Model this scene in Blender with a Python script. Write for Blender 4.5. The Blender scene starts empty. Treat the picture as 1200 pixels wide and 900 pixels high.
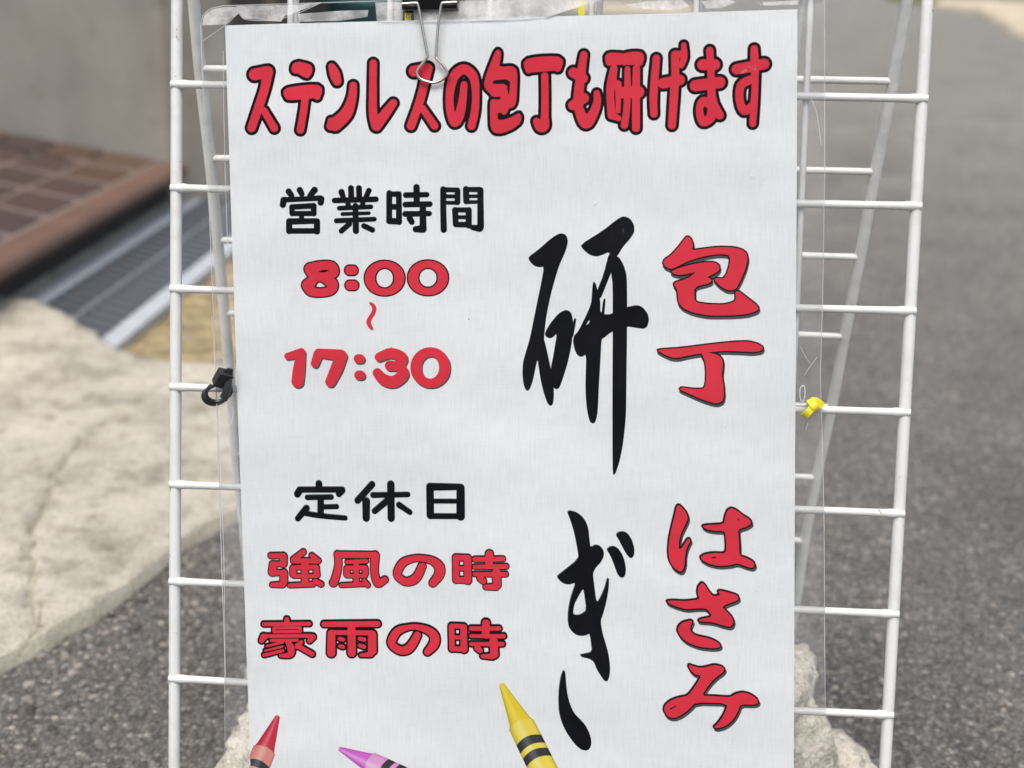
import bpy, bmesh, math, random
import numpy as np
from mathutils import Vector, Matrix, noise
from mathutils.geometry import delaunay_2d_cdt

scene = bpy.context.scene
# ------------------------------------------------------------------ camera
CAM_LOC = (0.02955,-0.61394,0.55291)
CAM_X = (0.996487,0.078482,0.029217); CAM_Y = (-0.052900,0.319442,0.946128); CAM_Z = (0.064921,-0.944350,0.322471)
cam_data = bpy.data.cameras.new('camera'); cam = bpy.data.objects.new('camera', cam_data)
scene.collection.objects.link(cam); scene.camera = cam
cam.matrix_world = Matrix([[CAM_X[i], CAM_Y[i], CAM_Z[i], CAM_LOC[i]] for i in range(3)] + [[0, 0, 0, 1]])
cam_data.sensor_width = 36; cam_data.lens = 48.0; cam_data.clip_start = 0.02; cam_data.clip_end = 300
cam_data.dof.use_dof = True; cam_data.dof.focus_distance = 0.735; cam_data.dof.aperture_fstop = 6.4
# ------------------------------------------------------------------ sky, sun, exposure
SUN_ELEV, SUN_AZ = 66, 188          # degrees; azimuth clockwise from +Y
world = bpy.data.worlds.new('World'); scene.world = world; world.use_nodes = True
wn = world.node_tree; bgn = wn.nodes['Background']
sky = wn.nodes.new('ShaderNodeTexSky'); sky.sky_type = 'NISHITA'; sky.sun_disc = False
sky.sun_elevation = math.radians(SUN_ELEV); sky.sun_rotation = math.radians(SUN_AZ)
sky.air_density = 1.0; sky.dust_density = 6.0; sky.ozone_density = 0.6
wn.links.new(sky.outputs[0], bgn.inputs[0]); bgn.inputs[1].default_value = 0.145
sl = bpy.data.lights.new('sun', 'SUN'); sl.energy = 1.5; sl.angle = math.radians(50); sl.color = (1, 0.975, 0.935)
sun = bpy.data.objects.new('sun', sl); scene.collection.objects.link(sun)
el, az = math.radians(SUN_ELEV), math.radians(SUN_AZ)
sun_dir = Vector((math.sin(az) * math.cos(el), math.cos(az) * math.cos(el), math.sin(el)))
sun.rotation_euler = sun_dir.to_track_quat('Z', 'Y').to_euler(); sun.location = (0, -3, 6)
scene.view_settings.view_transform = 'Standard'; scene.view_settings.look = 'None'
scene.view_settings.exposure = 0.44; scene.view_settings.gamma = 1.0; scene.view_settings.use_curve_mapping = False
try: scene.cycles.transparent_max_bounces = 16
except Exception: pass

random.seed(4); rng = np.random.default_rng(4)
SIGN_O = (-0.00334,0.01738,0.09636)
SIGN_X = (0.998105,0.009691,0.060760); SIGN_Y = (-0.061362,0.229158,0.971453); SIGN_Z = (-0.004509,-0.973341,0.229318)
FILM = [(-163.2,-4.8),(-160.5,84.9),(-160.3,160.9),(-159.8,253.9),(-160.3,328.9),(-161.4,389.4),(-161.6,420.3),(-160.0,426.0),(-155.8,429.0),(-148.9,430.1),(-77.3,430.2),(2.9,430.1),(90.5,429.4),(155.2,428.8),(159.9,427.8),(162.1,423.5),(162.6,338.4),(162.1,272.7),(161.1,232.8),(162.6,196.9),(163.8,151.5),(164.6,87.2),(165.7,0.5)]
MILKY_0 = [(-160.7,420.3),(-159.6,425.5),(-155.4,428.5),(-148.9,429.4),(-142.1,429.4),(-140.4,425.9),(-144.6,423.4),(-147.9,420.4)]
MILKY_1 = [(-142.1,429.7),(-131.6,429.6),(-108.9,429.4),(-96.7,430.4),(-99.0,429.1),(-115.9,423.9),(-118.3,420.9),(-127.3,422.0),(-138.7,423.2)]
MILKY_2 = [(-109.1,424.6),(-86.4,425.7),(-72.0,425.7),(-72.6,422.3),(-86.6,420.5),(-108.3,420.6)]
MILKY_3 = [(-24.6,429.2),(2.9,429.3),(46.9,429.3),(49.1,427.5),(34.6,423.6),(20.5,419.3),(2.8,418.5),(-23.4,418.8)]
MILKY_4 = [(61.3,424.6),(73.1,426.4),(90.5,426.4),(94.0,422.8),(86.2,421.3),(68.7,422.7)]
MILKY_5 = [(100.1,425.2),(112.2,426.6),(117.4,424.3),(110.0,421.5),(102.7,421.7)]
MILKY_6 = [(130.7,423.9),(148.8,424.3),(148.4,422.2),(131.6,422.2)]
MILKY_7 = [(-68.4,429.6),(-54.0,429.6),(-54.2,419.2),(-67.7,419.5)]
MILKY_8 = [(-48.7,426.8),(-41.5,428.4),(-23.3,427.4),(-23.4,418.5),(-48.0,418.8)]
MILKY = [MILKY_0,MILKY_1,MILKY_2,MILKY_3,MILKY_4,MILKY_5,MILKY_6,MILKY_7,MILKY_8]
CREASE_A = [(-161.47,411.93),(-149.31,419.10),(-139.91,426.75)]
CREASE_B = [(-141.64,429.43),(-139.97,425.00),(-135.50,422.24),(-118.25,421.34)]
CREASE_C = [(-97.16,429.93),(-109.06,425.02),(-117.30,422.62)]
CREASE_D = [(-149.74,406.78),(-150.69,353.47),(-150.72,299.40)]
CREASE_E = [(46.93,428.88),(34.60,424.07),(20.45,419.29)]
CREASE_F = [(128.57,424.43),(130.73,422.67),(148.77,423.86)]
SCRATCH_A = [(155.47,375.35),(158.53,366.66),(160.78,351.49)]
SCRATCH_B = [(166.26,370.80),(172.79,359.88),(179.30,353.27)]
SCRATCH_C = [(150.46,248.48),(154.00,241.76),(155.77,239.51)]
SCRATCH_D = [(152.73,232.84),(156.22,238.17),(159.70,242.60)]
SCRATCH_E = [(153.76,203.67),(155.06,208.17)]
CREASE_G = [(-160.68,267.62),(-159.54,207.64),(-159.02,142.03),(-160.74,65.69)]
TEAR_L = [(-153.03,219.20),(-154.13,214.57),(-153.84,209.46),(-152.96,207.60),(-151.43,211.31),(-150.77,216.87)]
TEAR_R = [(151.03,220.32),(150.58,223.91),(151.00,226.59),(152.76,227.47),(153.22,222.99),(152.36,219.41)]
SCUFF_0 = [(32.0,342.7),(46.2,344.2),(51.4,329.6),(49.5,315.9),(37.0,318.8),(33.6,329.9)]
SCUFF_1 = [(55.7,317.6),(64.6,314.8),(66.3,306.8),(59.1,301.6),(52.1,307.1)]
SCUFF_2 = [(119.1,357.6),(131.8,354.3),(136.6,339.0),(130.5,329.5),(121.8,337.1)]
SCUFF_3 = [(117.4,395.6),(133.8,396.9),(136.4,385.7),(126.9,380.8),(117.4,386.2)]
SCUFF_4 = [(-16.3,339.7),(-9.6,341.8),(-8.4,330.7),(-15.2,328.6)]
SCUFF_5 = [(125.5,142.4),(145.6,137.8),(144.4,114.8),(127.8,112.4)]
SCUFF_GLARE = [SCUFF_0,SCUFF_1,SCUFF_2,SCUFF_3,SCUFF_4,SCUFF_5]
CLIP_WIRE = [(-53.48,427.40),(-50.48,427.49),(-46.67,427.56),(-45.14,426.30),(-43.36,414.95),(-41.38,402.69),(-41.43,400.50),(-43.50,397.93),(-46.26,394.50),(-46.98,392.33),(-45.46,389.88),(-42.35,388.27),(-38.33,387.52),(-34.72,388.53),(-31.99,390.65),(-31.28,392.82),(-33.23,396.15),(-36.30,399.50),(-36.71,401.26),(-35.32,414.73),(-33.32,425.97),(-31.95,427.23),(-29.05,427.45),(-25.05,427.47)]
CLIP_BOX = [(-53.68,424.36),(-25.10,424.44)]
LEFT_TIE = [(-157.86,228.49),(-155.71,236.32),(-163.21,223.44)]
RIGHT_TIE = [(156.34,215.80),(163.37,216.65)]
YELLOW_STRIPS = [(-52.39,421.72),(38.55,423.53)]
CRAYONS = [  # tip, axis direction, cone length, width, colours key (millimetres)
  ('red',(-132.12,46.69),(-0.3894,-0.9211),18.60,12.97),
  ('violet',(-97.99,28.99),(0.9070,-0.4211),16.42,12.66),
  ('yellow',(-8.02,66.34),(0.4215,-0.9068),22.00,14.74),
]
SPECK = [(-22.6,264.2),(-64.0,249.7),(112.1,205.7),(63.7,249.8),(6.1,281.4),(34.7,265.4),(46.5,384.4),(115.7,299.9),(-53.4,293.5)]
FRONT_RUNGS = [((-0.2062,0.1352,0.5699),(0.1837,0.1352,0.5776)),((-0.2052,0.1227,0.5169),(0.1847,0.1227,0.5246)),((-0.2042,0.1102,0.4639),(0.1858,0.1102,0.4715)),((-0.2031,0.0977,0.4108),(0.1868,0.0977,0.4185)),((-0.2021,0.0853,0.3583),(0.1878,0.0853,0.3659)),((-0.2011,0.0732,0.3066),(0.1889,0.0732,0.3143)),((-0.2000,0.0609,0.2544),(0.1899,0.0609,0.2621)),((-0.1990,0.0485,0.2018),(0.1909,0.0485,0.2095)),((-0.1980,0.0359,0.1484),(0.1920,0.0359,0.1560)),((-0.1969,0.0234,0.0955),(0.1930,0.0234,0.1032)),((-0.1959,0.0110,0.0430),(0.1940,0.0110,0.0506)),((-0.1951,0.0020,0.0045),(0.1948,0.0020,0.0122))]
FRONT_TUBE = [(-0.1950,0.0001,-0.0032),(-0.2062,0.1343,0.5660),(-0.2024,0.1366,0.5759),(-0.1924,0.1375,0.5799),(0.1695,0.1375,0.5871),(0.1796,0.1366,0.5834),(0.1838,0.1343,0.5737),(0.1950,0.0001,0.0044)]
FRONT_WIRES = [((-0.1457,0.1373,0.5799),(-0.1339,0.0020,0.0057)),((-0.0926,0.1373,0.5809),(-0.0808,0.0020,0.0068)),((-0.0400,0.1373,0.5820),(-0.0283,0.0020,0.0078)),((0.0128,0.1373,0.5830),(0.0246,0.0020,0.0089)),((0.0668,0.1373,0.5841),(0.0786,0.0020,0.0099)),((0.1250,0.1373,0.5852),(0.1368,0.0020,0.0111))]
FRONT_NORMAL = (-0.00451,-0.97334,0.22932)
REAR_RUNGS = [((-0.2039,0.1434,0.5228),(0.1849,0.1727,0.5220)),((-0.2054,0.1563,0.4679),(0.1848,0.1845,0.4726)),((-0.2054,0.1687,0.4153),(0.1831,0.1970,0.4191)),((-0.2064,0.1809,0.3637),(0.1822,0.2098,0.3649)),((-0.2074,0.1924,0.3148),(0.1807,0.2225,0.3107)),((-0.2090,0.2053,0.2600),(0.1797,0.2347,0.2593)),((-0.2109,0.2168,0.2109),(0.1771,0.2475,0.2043)),((-0.2111,0.2301,0.1549),(0.1758,0.2598,0.1518)),((-0.2121,0.2425,0.1024),(0.1766,0.2718,0.1016)),((-0.2132,0.2549,0.0498),(0.1756,0.2842,0.0491))]
REAR_TUBE = [(-0.2141,0.2660,0.0025),(-0.2132,0.2549,0.0498),(-0.2121,0.2425,0.1024),(-0.2111,0.2301,0.1549),(-0.2109,0.2168,0.2109),(-0.2090,0.2053,0.2600),(-0.2074,0.1924,0.3148),(-0.2064,0.1809,0.3637),(-0.2054,0.1687,0.4153),(-0.2054,0.1563,0.4679),(-0.2039,0.1434,0.5228),(-0.2029,0.1322,0.5701),(-0.1947,0.1304,0.5806),(0.1780,0.1585,0.5799),(0.1858,0.1616,0.5693),(0.1849,0.1727,0.5220),(0.1848,0.1845,0.4726),(0.1831,0.1970,0.4191),(0.1822,0.2098,0.3649),(0.1807,0.2225,0.3107),(0.1797,0.2347,0.2593),(0.1771,0.2475,0.2043),(0.1758,0.2598,0.1518),(0.1766,0.2718,0.1016),(0.1756,0.2842,0.0491),(0.1747,0.2953,0.0018)]
REAR_WIRES = [((-0.1472,0.1346,0.5778),(-0.1583,0.2677,0.0129)),((-0.0917,0.1388,0.5777),(-0.1028,0.2719,0.0128)),((-0.0362,0.1430,0.5776),(-0.0473,0.2761,0.0127)),((0.0194,0.1471,0.5775),(0.0083,0.2803,0.0126)),((0.0749,0.1513,0.5774),(0.0638,0.2845,0.0125)),((0.1305,0.1555,0.5773),(0.1193,0.2887,0.0124))]
REAR_NORMAL = (0.07283,-0.97043,-0.23015)
GLYPHS = [  # (line, style, strokes (x,y,radius), filled outlines, holes), millimetres on the sheet
('heading','head',
 [[(-133.39,394.22,3.05),(-126.27,395.52,2.89)],[(-126.27,395.52,2.89),(-128.06,387.09,2.44),(-131.82,376.83,2.44),(-135.83,366.55,2.29)],[(-128.82,375.29,1.83),(-123.62,366.14,2.06)]],
 [],
 []),
('heading','head',
 [[(-109.43,397.23,3.03),(-105.87,394.94,3.03)],[(-111.43,396.26,2.12),(-110.62,398.07,1.97),(-104.6,396.82,1.97),(-105.45,393.54,1.82)],[(-113.71,383.8,3.42),(-101.92,384.63,3.41)],[(-115.5,382.37,1.82),(-115.41,385.32,1.67),(-100.35,386.43,1.67),(-100.33,382.02,1.82)],[(-106.74,380.69,1.97),(-107.94,373.34,1.97),(-109.71,364.87,1.98)]],
 [],
 []),
('heading','head',
 [[(-92.11,397.25,1.81),(-90.7,393.54,2.72),(-89.52,389.7,2.27)],[(-81.06,387.3,1.96),(-81.83,380.85,2.34),(-85.06,372.83,3.18),(-91.19,367.36,3.48)],[(-93.26,369.32,1.67),(-93.72,366.38,1.97)]],
 [],
 []),
('heading','head',
 [[(-70.24,398.53,1.95),(-70.72,385,2.03),(-70.87,372.51,2.26),(-69.29,366.22,2.72)],[(-69.29,366.22,2.72),(-64.47,372.37,2.56),(-60.21,377.78,2.03)]],
 [],
 []),
('heading','head',
 [[(-48.97,393.98,2.84),(-41.83,395.27,2.69)],[(-41.83,395.27,2.69),(-43.88,386.56,2.24),(-46.71,377.11,2.25),(-51.08,365.82,2.25)],[(-44.88,374.86,1.8),(-38.7,365.55,2.02)]],
 [],
 []),
('heading','head',
 [[(-22.83,386.49,1.79),(-23.71,378.77,2.09),(-25.34,371.49,2.54),(-28.03,367.3,2.54),(-30.24,373.07,2.17),(-30.37,381.85,2.17),(-28.12,390.56,2.53),(-22.83,394.43,2.53),(-17.84,390.31,2.38),(-16.81,381.53,1.94),(-17.41,372.78,2.09),(-19.26,365.13,2.09)]],
 [],
 []),
('heading','head',
 [],
 [[(-4.85,404.15),(-3.17,402.65),(-3.45,399.04),(-4.4,395.07),(2.05,395.49),(4.48,394.12),(5.17,391.2),(4.84,383.21),(4.37,376.67),(2.85,374.15),(0.24,373.7),(-0.53,371.3),(-2.41,370.25),(-3.87,371.74),(-5.51,371.41),(-5.57,368.13),(-2.44,367.91),(2.04,369.42),(5.78,371.53),(7.08,369.31),(6.44,366.03),(2.69,363.19),(-3.3,360.9),(-7.39,361.21),(-9.36,363.82),(-9.49,369.68),(-9.37,376.98),(-8.59,378.79),(-4.51,378.33),(-3.76,379.04),(-3.89,379.92),(-8.2,379.87),(-9.8,382.1),(-11.85,383.97),(-12.41,386.53),(-11.37,390.88),(-8.66,397.35),(-6.35,402.74)]],
 [[(-8.1,386.43),(-7.32,388.45),(1.29,388.68),(0.87,380.97),(-0.01,381.14),(-0.45,386.39)]]),
('heading','head',
 [[(12.77,395.22,3.4),(24.95,395.79,3.39)],[(11.12,393.09,1.77),(11.32,397.21,1.77),(26.08,397.78,1.77),(26.18,393.58,1.77)],[(19.35,389.76,1.92),(19.36,379.23,1.92),(19.09,369.04,2.07),(18.59,364.67,2.81),(16.8,364.13,2.82),(14.76,366.8,1.85)]],
 [],
 []),
('heading','head',
 [[(39.71,400.11,1.91),(38.69,394,2.2),(37.35,384.62,2.5),(36.54,377.38,2.5),(37.21,371.55,2.51),(40.47,365.51,3.1),(44.2,369.94,2.5),(46.31,375.7,2.06),(46.2,380.42,1.62)],[(34.25,391.21,2.65),(39.22,388.19,2.5)],[(33.78,374.54,2.51),(39.49,378.04,2.65)]],
 [],
 []),
('heading','head',
 [[(54.34,397.43,3.07),(58.73,397.54,2.93)],[(52.64,395.82,1.61),(52.67,399.06,1.61),(58.38,399.13,1.46)],[(62.75,397.58,3.22),(67.5,397.6,3.21)],[(60.54,395.47,1.32),(60.57,399.08,1.32),(68.6,399.38,1.46),(68.58,395.27,1.46)],[(55.18,392.87,1.9),(53.88,385.67,2.35),(53.11,380.62,2.05),(53.75,369,2.06)],[(57.17,384.87,1.91),(57.34,378.35,1.47),(57.07,371.1,1.32)],[(53.75,369,2.06),(57.41,367.32,1.47)],[(62.13,392.33,1.46),(62.06,381.86,1.76),(61.47,371,1.76),(60.32,363.76,1.91)],[(66.74,392.58,1.9),(66.44,379.58,2.05),(66.33,362.18,2.05)],[(58.61,380.49,2.93),(67.61,380.57,3.07)]],
 [],
 []),
('heading','head',
 [[(76.98,397.36,1.89),(76.2,388.74,2.04),(75.42,377.93,2.05),(75.59,369.24,1.9)],[(80.56,384.67,2.77),(88.94,386.13,2.62)],[(86.66,398.92,2.18),(86.63,389.93,2.04),(86,379.13,2.19),(84.85,363.23,2.05)],[(91.03,403.83,1.31),(91.16,397.72,1.74),(89.84,393.3,1.31)],[(87.9,399.24,1.74),(90.8,399.17,1.74)]],
 [],
 []),
('heading','head',
 [[(104.22,400.62,1.88),(104.78,391.64,1.88),(105.06,380.12,2.03),(105.63,374.34,2.47)],[(100.58,393.54,2.76),(106.74,393.38,2.75)],[(96.93,383.05,2.91),(109.27,384.34,2.9)],[(105.63,372.9,2.62),(100.7,375.03,2.18),(98.94,370.16,1.89),(100.9,364.69,2.33),(104.9,367.13,2.47),(105.63,372.9,2.62)],[(105.63,372.9,2.91),(109.4,367.61,2.03)]],
 [],
 []),
('heading','head',
 [[(126.75,400.76,1.87),(126.98,392.52,2.16),(127.21,382.47,1.73),(126.65,372.42,1.88),(126.09,363.06,1.74)],[(117.95,390.74,2.67),(131.66,392.98,2.74)],[(125.18,385.39,2.17),(120.13,382.64,2.17),(119.41,375.46,2.03),(121.73,369.65,2.17),(126.29,372.43,2.03)]],
 [],
 []),
('opening_hours_title','black',
 [[(-117,332.85,1.71),(-115.46,330.73,1.5)],[(-110.99,333.53,1.71),(-109.98,331.42,1.5)],[(-103.08,333.38,1.82),(-105.57,330.55,1.5)],[(-119.82,328.35,1.82),(-120.32,325.95,1.72)],[(-119.81,328.61,1.5),(-109.63,328.8,1.39),(-100,329.15,1.49)],[(-99.59,328.62,1.71),(-99.96,326.79,1.71)],[(-115.54,324.71,1.5),(-103.85,325.14,1.5)],[(-115.54,324.71,1.5),(-115.48,321.3,1.5)],[(-103.75,325.13,1.6),(-103.86,321.11,1.6)],[(-115.48,321.3,1.39),(-103.86,321.11,1.39)],[(-110.41,320.43,1.39),(-110.47,318.33,1.39)],[(-117.21,317.13,1.72),(-102.48,317.15,1.5)],[(-117.21,317.13,1.72),(-117.36,312.15,1.72)],[(-117.36,312.15,1.5),(-102.62,311.91,1.5)],[(-102.22,316.89,1.71),(-102.36,311.64,1.71)]],
 [],
 []),
('opening_hours_title','black',
 [[(-88.72,332.08,1.7),(-87.74,328.93,1.38)],[(-83.61,334.07,1.59),(-83.57,329.37,1.6)],[(-79.36,333.99,1.59),(-79.33,328.78,1.59)],[(-74.09,332.59,1.49),(-75.76,329.23,1.38)],[(-92.57,327.71,1.49),(-70.48,327.99,1.49)],[(-85.41,326.28,1.49),(-85.2,324.18,1.38)],[(-77.43,326.14,1.38),(-78.02,324.06,1.38)],[(-90.12,323.64,1.28),(-73.23,324.08,1.27)],[(-88.49,320.58,1.07),(-74.38,320.76,0.96)],[(-91.79,317.08,1.39),(-71.53,317.58,1.28)],[(-81.46,324.64,1.6),(-81.53,311.57,1.71)],[(-84.9,315.29,1.49),(-89.26,311.69,1.49)],[(-77.2,314.12,1.49),(-72.73,311.95,1.49)]],
 [],
 []),
('opening_hours_title','black',
 [[(-63.33,331.09,1.59),(-63.67,316.51,1.59)],[(-58.31,330.48,1.53),(-58.48,315.9,1.64)],[(-63.34,330.57,1.48),(-58.31,330.48,1.48)],[(-63.49,323.91,1.54),(-58.46,323.82,1.54)],[(-63.67,316.51,1.7),(-58.63,316.16,1.7)],[(-48.88,333.95,1.69),(-48.91,325.11,1.69)],[(-54.62,329.9,1.53),(-43.52,329.96,1.42)],[(-54.99,324.96,1.53),(-42.04,324.99,1.53)],[(-55.1,320.01,1.59),(-42.41,320.06,1.43)],[(-45.76,324.02,1.74),(-45.83,313.08,1.85)],[(-46.01,312.04,2.12),(-49.72,311.99,1.69)],[(-52.77,317.63,1.69),(-51.75,315.79,1.59)]],
 [],
 []),
('opening_hours_title','black',
 [[(-34.77,332.55,1.68),(-34.98,322.27,1.63),(-34.92,311.44,1.69)],[(-34.25,332.38,1.32),(-27.26,332.1,1.31)],[(-34.32,328.91,1.05),(-27.32,328.78,1.05)],[(-34.38,325.59,1.05),(-27.39,325.36,1.05)],[(-27.27,331.73,1.52),(-27.43,325.67,1.53)],[(-22.79,332.43,1.68),(-22.69,326.21,1.68)],[(-22.69,332.27,1.31),(-15.6,332.14,1.42)],[(-22.75,328.7,0.95),(-15.66,328.68,0.94)],[(-22.8,325.69,1.05),(-15.71,325.67,0.94)],[(-15.24,331.77,1.68),(-15.41,312.58,1.79)],[(-15.95,311.86,1.89),(-19.62,312.39,1.47)],[(-28.77,321.64,1.63),(-28.54,314.36,1.58)],[(-28.66,321.75,1.37),(-21.56,321.62,1.37)],[(-28.74,317.9,1.05),(-21.63,317.78,1.05)],[(-28.54,314.1,1.48),(-21.7,313.88,1.53)],[(-21.56,321.52,1.63),(-21.71,313.47,1.68)]],
 [],
 []),
('opening_time','thin',
 [[(-106.39,291.69,3.31),(-100.54,293.6,2.39),(-95.04,292.98,2.57),(-94.22,289.53,2.57),(-99.31,288.15,1.84),(-104.82,288.77,2.39),(-106.39,291.69,3.31)],[(-108.02,283.19,3.32),(-104.89,286.23,2.39),(-101.19,286.91,1.66),(-95.29,284.11,2.94),(-95.84,280.5,2.39),(-101.4,279.3,2.21),(-106.45,280.18,2.58),(-108.02,283.19,3.32)]],
 [],
 []),
('opening_time','thin',
 [[(-85.46,290.85,2.48),(-83.63,290.83,2.47)],[(-85.49,282.9,2.48),(-83.47,282.87,2.48)]],
 [],
 []),
('opening_time','thin',
 [[(-58.95,286.34,2.74),(-59.26,284.45,2.68),(-60.09,282.7,2.51),(-61.37,281.2,2.28),(-63.02,280.06,2.06),(-64.94,279.35,1.89),(-66.98,279.13,1.83),(-69.01,279.4,1.89),(-70.89,280.16,2.06),(-72.49,281.34,2.29),(-73.7,282.88,2.52),(-74.45,284.65,2.68),(-74.67,286.55,2.75),(-74.35,288.44,2.68),(-73.52,290.19,2.52),(-72.24,291.68,2.29),(-70.58,292.82,2.06),(-68.67,293.52,1.89),(-66.63,293.74,1.83),(-64.61,293.47,1.89),(-62.73,292.71,2.05),(-61.13,291.53,2.28),(-59.92,290,2.51),(-59.18,288.23,2.68),(-58.95,286.34,2.74)]],
 [],
 []),
('opening_time','thin',
 [[(-35.83,286.2,2.72),(-36.14,284.34,2.67),(-36.96,282.62,2.52),(-38.25,281.14,2.32),(-39.91,280.02,2.11),(-41.83,279.32,1.97),(-43.89,279.1,1.91),(-45.93,279.37,1.97),(-47.83,280.12,2.12),(-49.45,281.29,2.32),(-50.67,282.8,2.53),(-51.43,284.55,2.68),(-51.66,286.42,2.73),(-51.35,288.28,2.68),(-50.52,290,2.53),(-49.23,291.48,2.32),(-47.56,292.6,2.11),(-45.64,293.29,1.96),(-43.59,293.5,1.91),(-41.55,293.23,1.96),(-39.66,292.48,2.11),(-38.05,291.32,2.31),(-36.82,289.81,2.52),(-36.07,288.07,2.67),(-35.83,286.2,2.72)]],
 [],
 []),
('time_range_mark','plain',
 [[(-74.72,273.25,0.73),(-73.29,271.87,1.1),(-72.78,270.05,1.19),(-73.67,267.52,1.19),(-75.1,265.54,1.19),(-75.98,263.19,1.29),(-75.21,261,1.1),(-74.32,259.72,0.83)]],
 [],
 []),
('closing_time','drop',
 [[(-120.34,245.48,1.86),(-112.95,247.34,2.41)],[(-112.95,247.34,2.41),(-114.42,238.73,3.25),(-115.46,231.85,3.35)]],
 [],
 []),
('closing_time','drop',
 [[(-103.42,247.06,2.41),(-91.71,245.85,3.05)],[(-103.72,246.42,2.59),(-105.71,241.4,2.22)],[(-91.26,245.39,3.23),(-94.04,238.55,3.33),(-97.65,231.43,2.78)]],
 [],
 []),
('closing_time','drop',
 [[(-82.08,243.75,2.49),(-80.98,243.74,2.49)],[(-82.03,234.97,2.49),(-81.01,234.96,2.49)]],
 [],
 []),
('closing_time','drop',
 [[(-70.83,244.56,2.39),(-64.53,246.69,2.75),(-58.62,244.17,3.03),(-60.37,240.09,2.57),(-65.15,239.95,2.76)],[(-60.37,240.09,2.57),(-57.99,235.5,3.03),(-63.05,231.43,3.22),(-68.54,232.39,3.13),(-71.95,236.08,2.58)]],
 [],
 []),
('closing_time','drop',
 [[(-35.76,238.69,3.01),(-36.06,236.52,2.98),(-36.87,234.5,2.88),(-38.13,232.78,2.74),(-39.74,231.46,2.61),(-41.61,230.63,2.51),(-43.61,230.36,2.47),(-45.6,230.66,2.51),(-47.44,231.52,2.61),(-49,232.86,2.75),(-50.19,234.61,2.89),(-50.91,236.65,2.99),(-51.13,238.82,3.02),(-50.82,240.99,2.99),(-50.01,243,2.88),(-48.75,244.73,2.75),(-47.13,246.04,2.61),(-45.26,246.86,2.51),(-43.27,247.13,2.47),(-41.29,246.82,2.5),(-39.45,245.97,2.6),(-37.89,244.62,2.74),(-36.71,242.88,2.88),(-35.98,240.85,2.98),(-35.76,238.69,3.01)]],
 [],
 []),
('closed_days_title','soft',
 [[(-105.43,176.06,1.87),(-105.5,173.45,1.87)],[(-116.1,172.54,1.87),(-117.38,170.49,1.87)],[(-116.09,172.91,1.59),(-92.74,172.87,1.58)],[(-93.03,172.49,1.96),(-94.66,170.45,1.68)],[(-112,168.61,1.4),(-98.91,168.77,1.4)],[(-104.73,167.85,1.78),(-104.96,159.44,1.78)],[(-103.26,163.36,1.31),(-96.06,163.54,1.31)],[(-112.64,162.72,1.78),(-117.5,157.1,1.6)],[(-113.19,159.91,1.41),(-104.8,158.5,1.4),(-91.56,157.28,1.31)]],
 [],
 []),
('closed_days_title','soft',
 [[(-76.38,175.72,1.76),(-84.51,166.89,1.77)],[(-79.87,166.42,2.14),(-80.09,157.28,1.96)],[(-76.06,169.86,1.49),(-57.04,170.2,1.39)],[(-66.18,175.69,2.04),(-66.42,157.27,1.95)],[(-67.77,167.33,1.76),(-75.35,161.1,1.58)],[(-61.99,164.53,1.58),(-56.15,160.53,1.39)]],
 [],
 []),
('closed_days_title','soft',
 [[(-44.95,174.25,2.03),(-45.07,158.94,2.03)],[(-44.94,174.44,2.03),(-29.28,174.41,1.66)],[(-45.1,166.65,1.2),(-29.42,166.63,1.2)],[(-45.08,158.47,1.48),(-28.65,158.46,1.47)],[(-28.37,173.76,2.21),(-28.65,158.46,2.3)]],
 [],
 []),
('strong_wind_line','wind',
 [[(-133.02,136.71,1.45),(-126.1,136.85,1.45)],[(-126.12,136.22,2.01),(-126.25,132.19,1.89)],[(-130.97,132.06,1.38),(-126.25,132.19,1.38)],[(-131.93,131.68,2.01),(-132.5,127.58,2.14)],[(-132.07,127.14,1.64),(-126.71,127.41,1.26)],[(-126.21,127.15,2.01),(-126.37,122.24,2.01)],[(-127.11,120.65,1.64),(-132.91,120.45,1.26)],[(-115.06,138.75,1.5),(-120.52,134.53,1.63)],[(-120.86,133.78,1.26),(-114.89,133.92,1.38),(-107.07,133.74,1.38)],[(-110.42,136.75,1.38),(-106.75,133.93,1.25)],[(-114.28,133.29,2.01),(-114.42,128.57,1.88)],[(-120.93,129.5,1.76),(-121.01,126.54,1.76)],[(-120.65,130.32,1.26),(-108.1,130.47,1.38)],[(-108.24,129.97,1.63),(-108.1,126.07,1.76)],[(-120.79,125.53,1.13),(-108.24,125.44,1.13)],[(-114.53,129.2,1.88),(-114.61,122.27,1.88)],[(-123.15,120.23,1.2),(-110.25,120.9,1.38)],[(-108.95,122.61,1.38),(-105.86,120.92,1.5)]],
 [],
 []),
('strong_wind_line','wind',
 [[(-96.33,137.4,1.75),(-96.07,131.13,1.87),(-98.29,122.95,2),(-99.08,121.57,2)],[(-96.34,137.28,1.69),(-75.47,137.12,1.68)],[(-75.78,136.81,2.24),(-76.31,128.04,1.99),(-75.31,123.03,2.12),(-73.98,121.46,1.99),(-70.69,123.54,1.74)],[(-91.14,133.27,1.12),(-80.65,133.8,1.12)],[(-86.15,133.28,1.5),(-86.25,129.27,1.37)],[(-91.22,130.01,1.25),(-81.36,130.29,1.25)],[(-91.43,129.38,1.5),(-91.51,126.43,1.62)],[(-81.44,129.6,1.62),(-81.32,126.77,1.5)],[(-91.34,125.62,1.06),(-81.35,125.64,1.06)],[(-86.28,133.03,1.37),(-86.44,121.73,1.62)],[(-94.61,120.32,1.13),(-81.47,121.12,1.25)],[(-82.16,123.32,1),(-80.11,120.37,1.25)]],
 [],
 []),
('strong_wind_line','wind',
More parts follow.
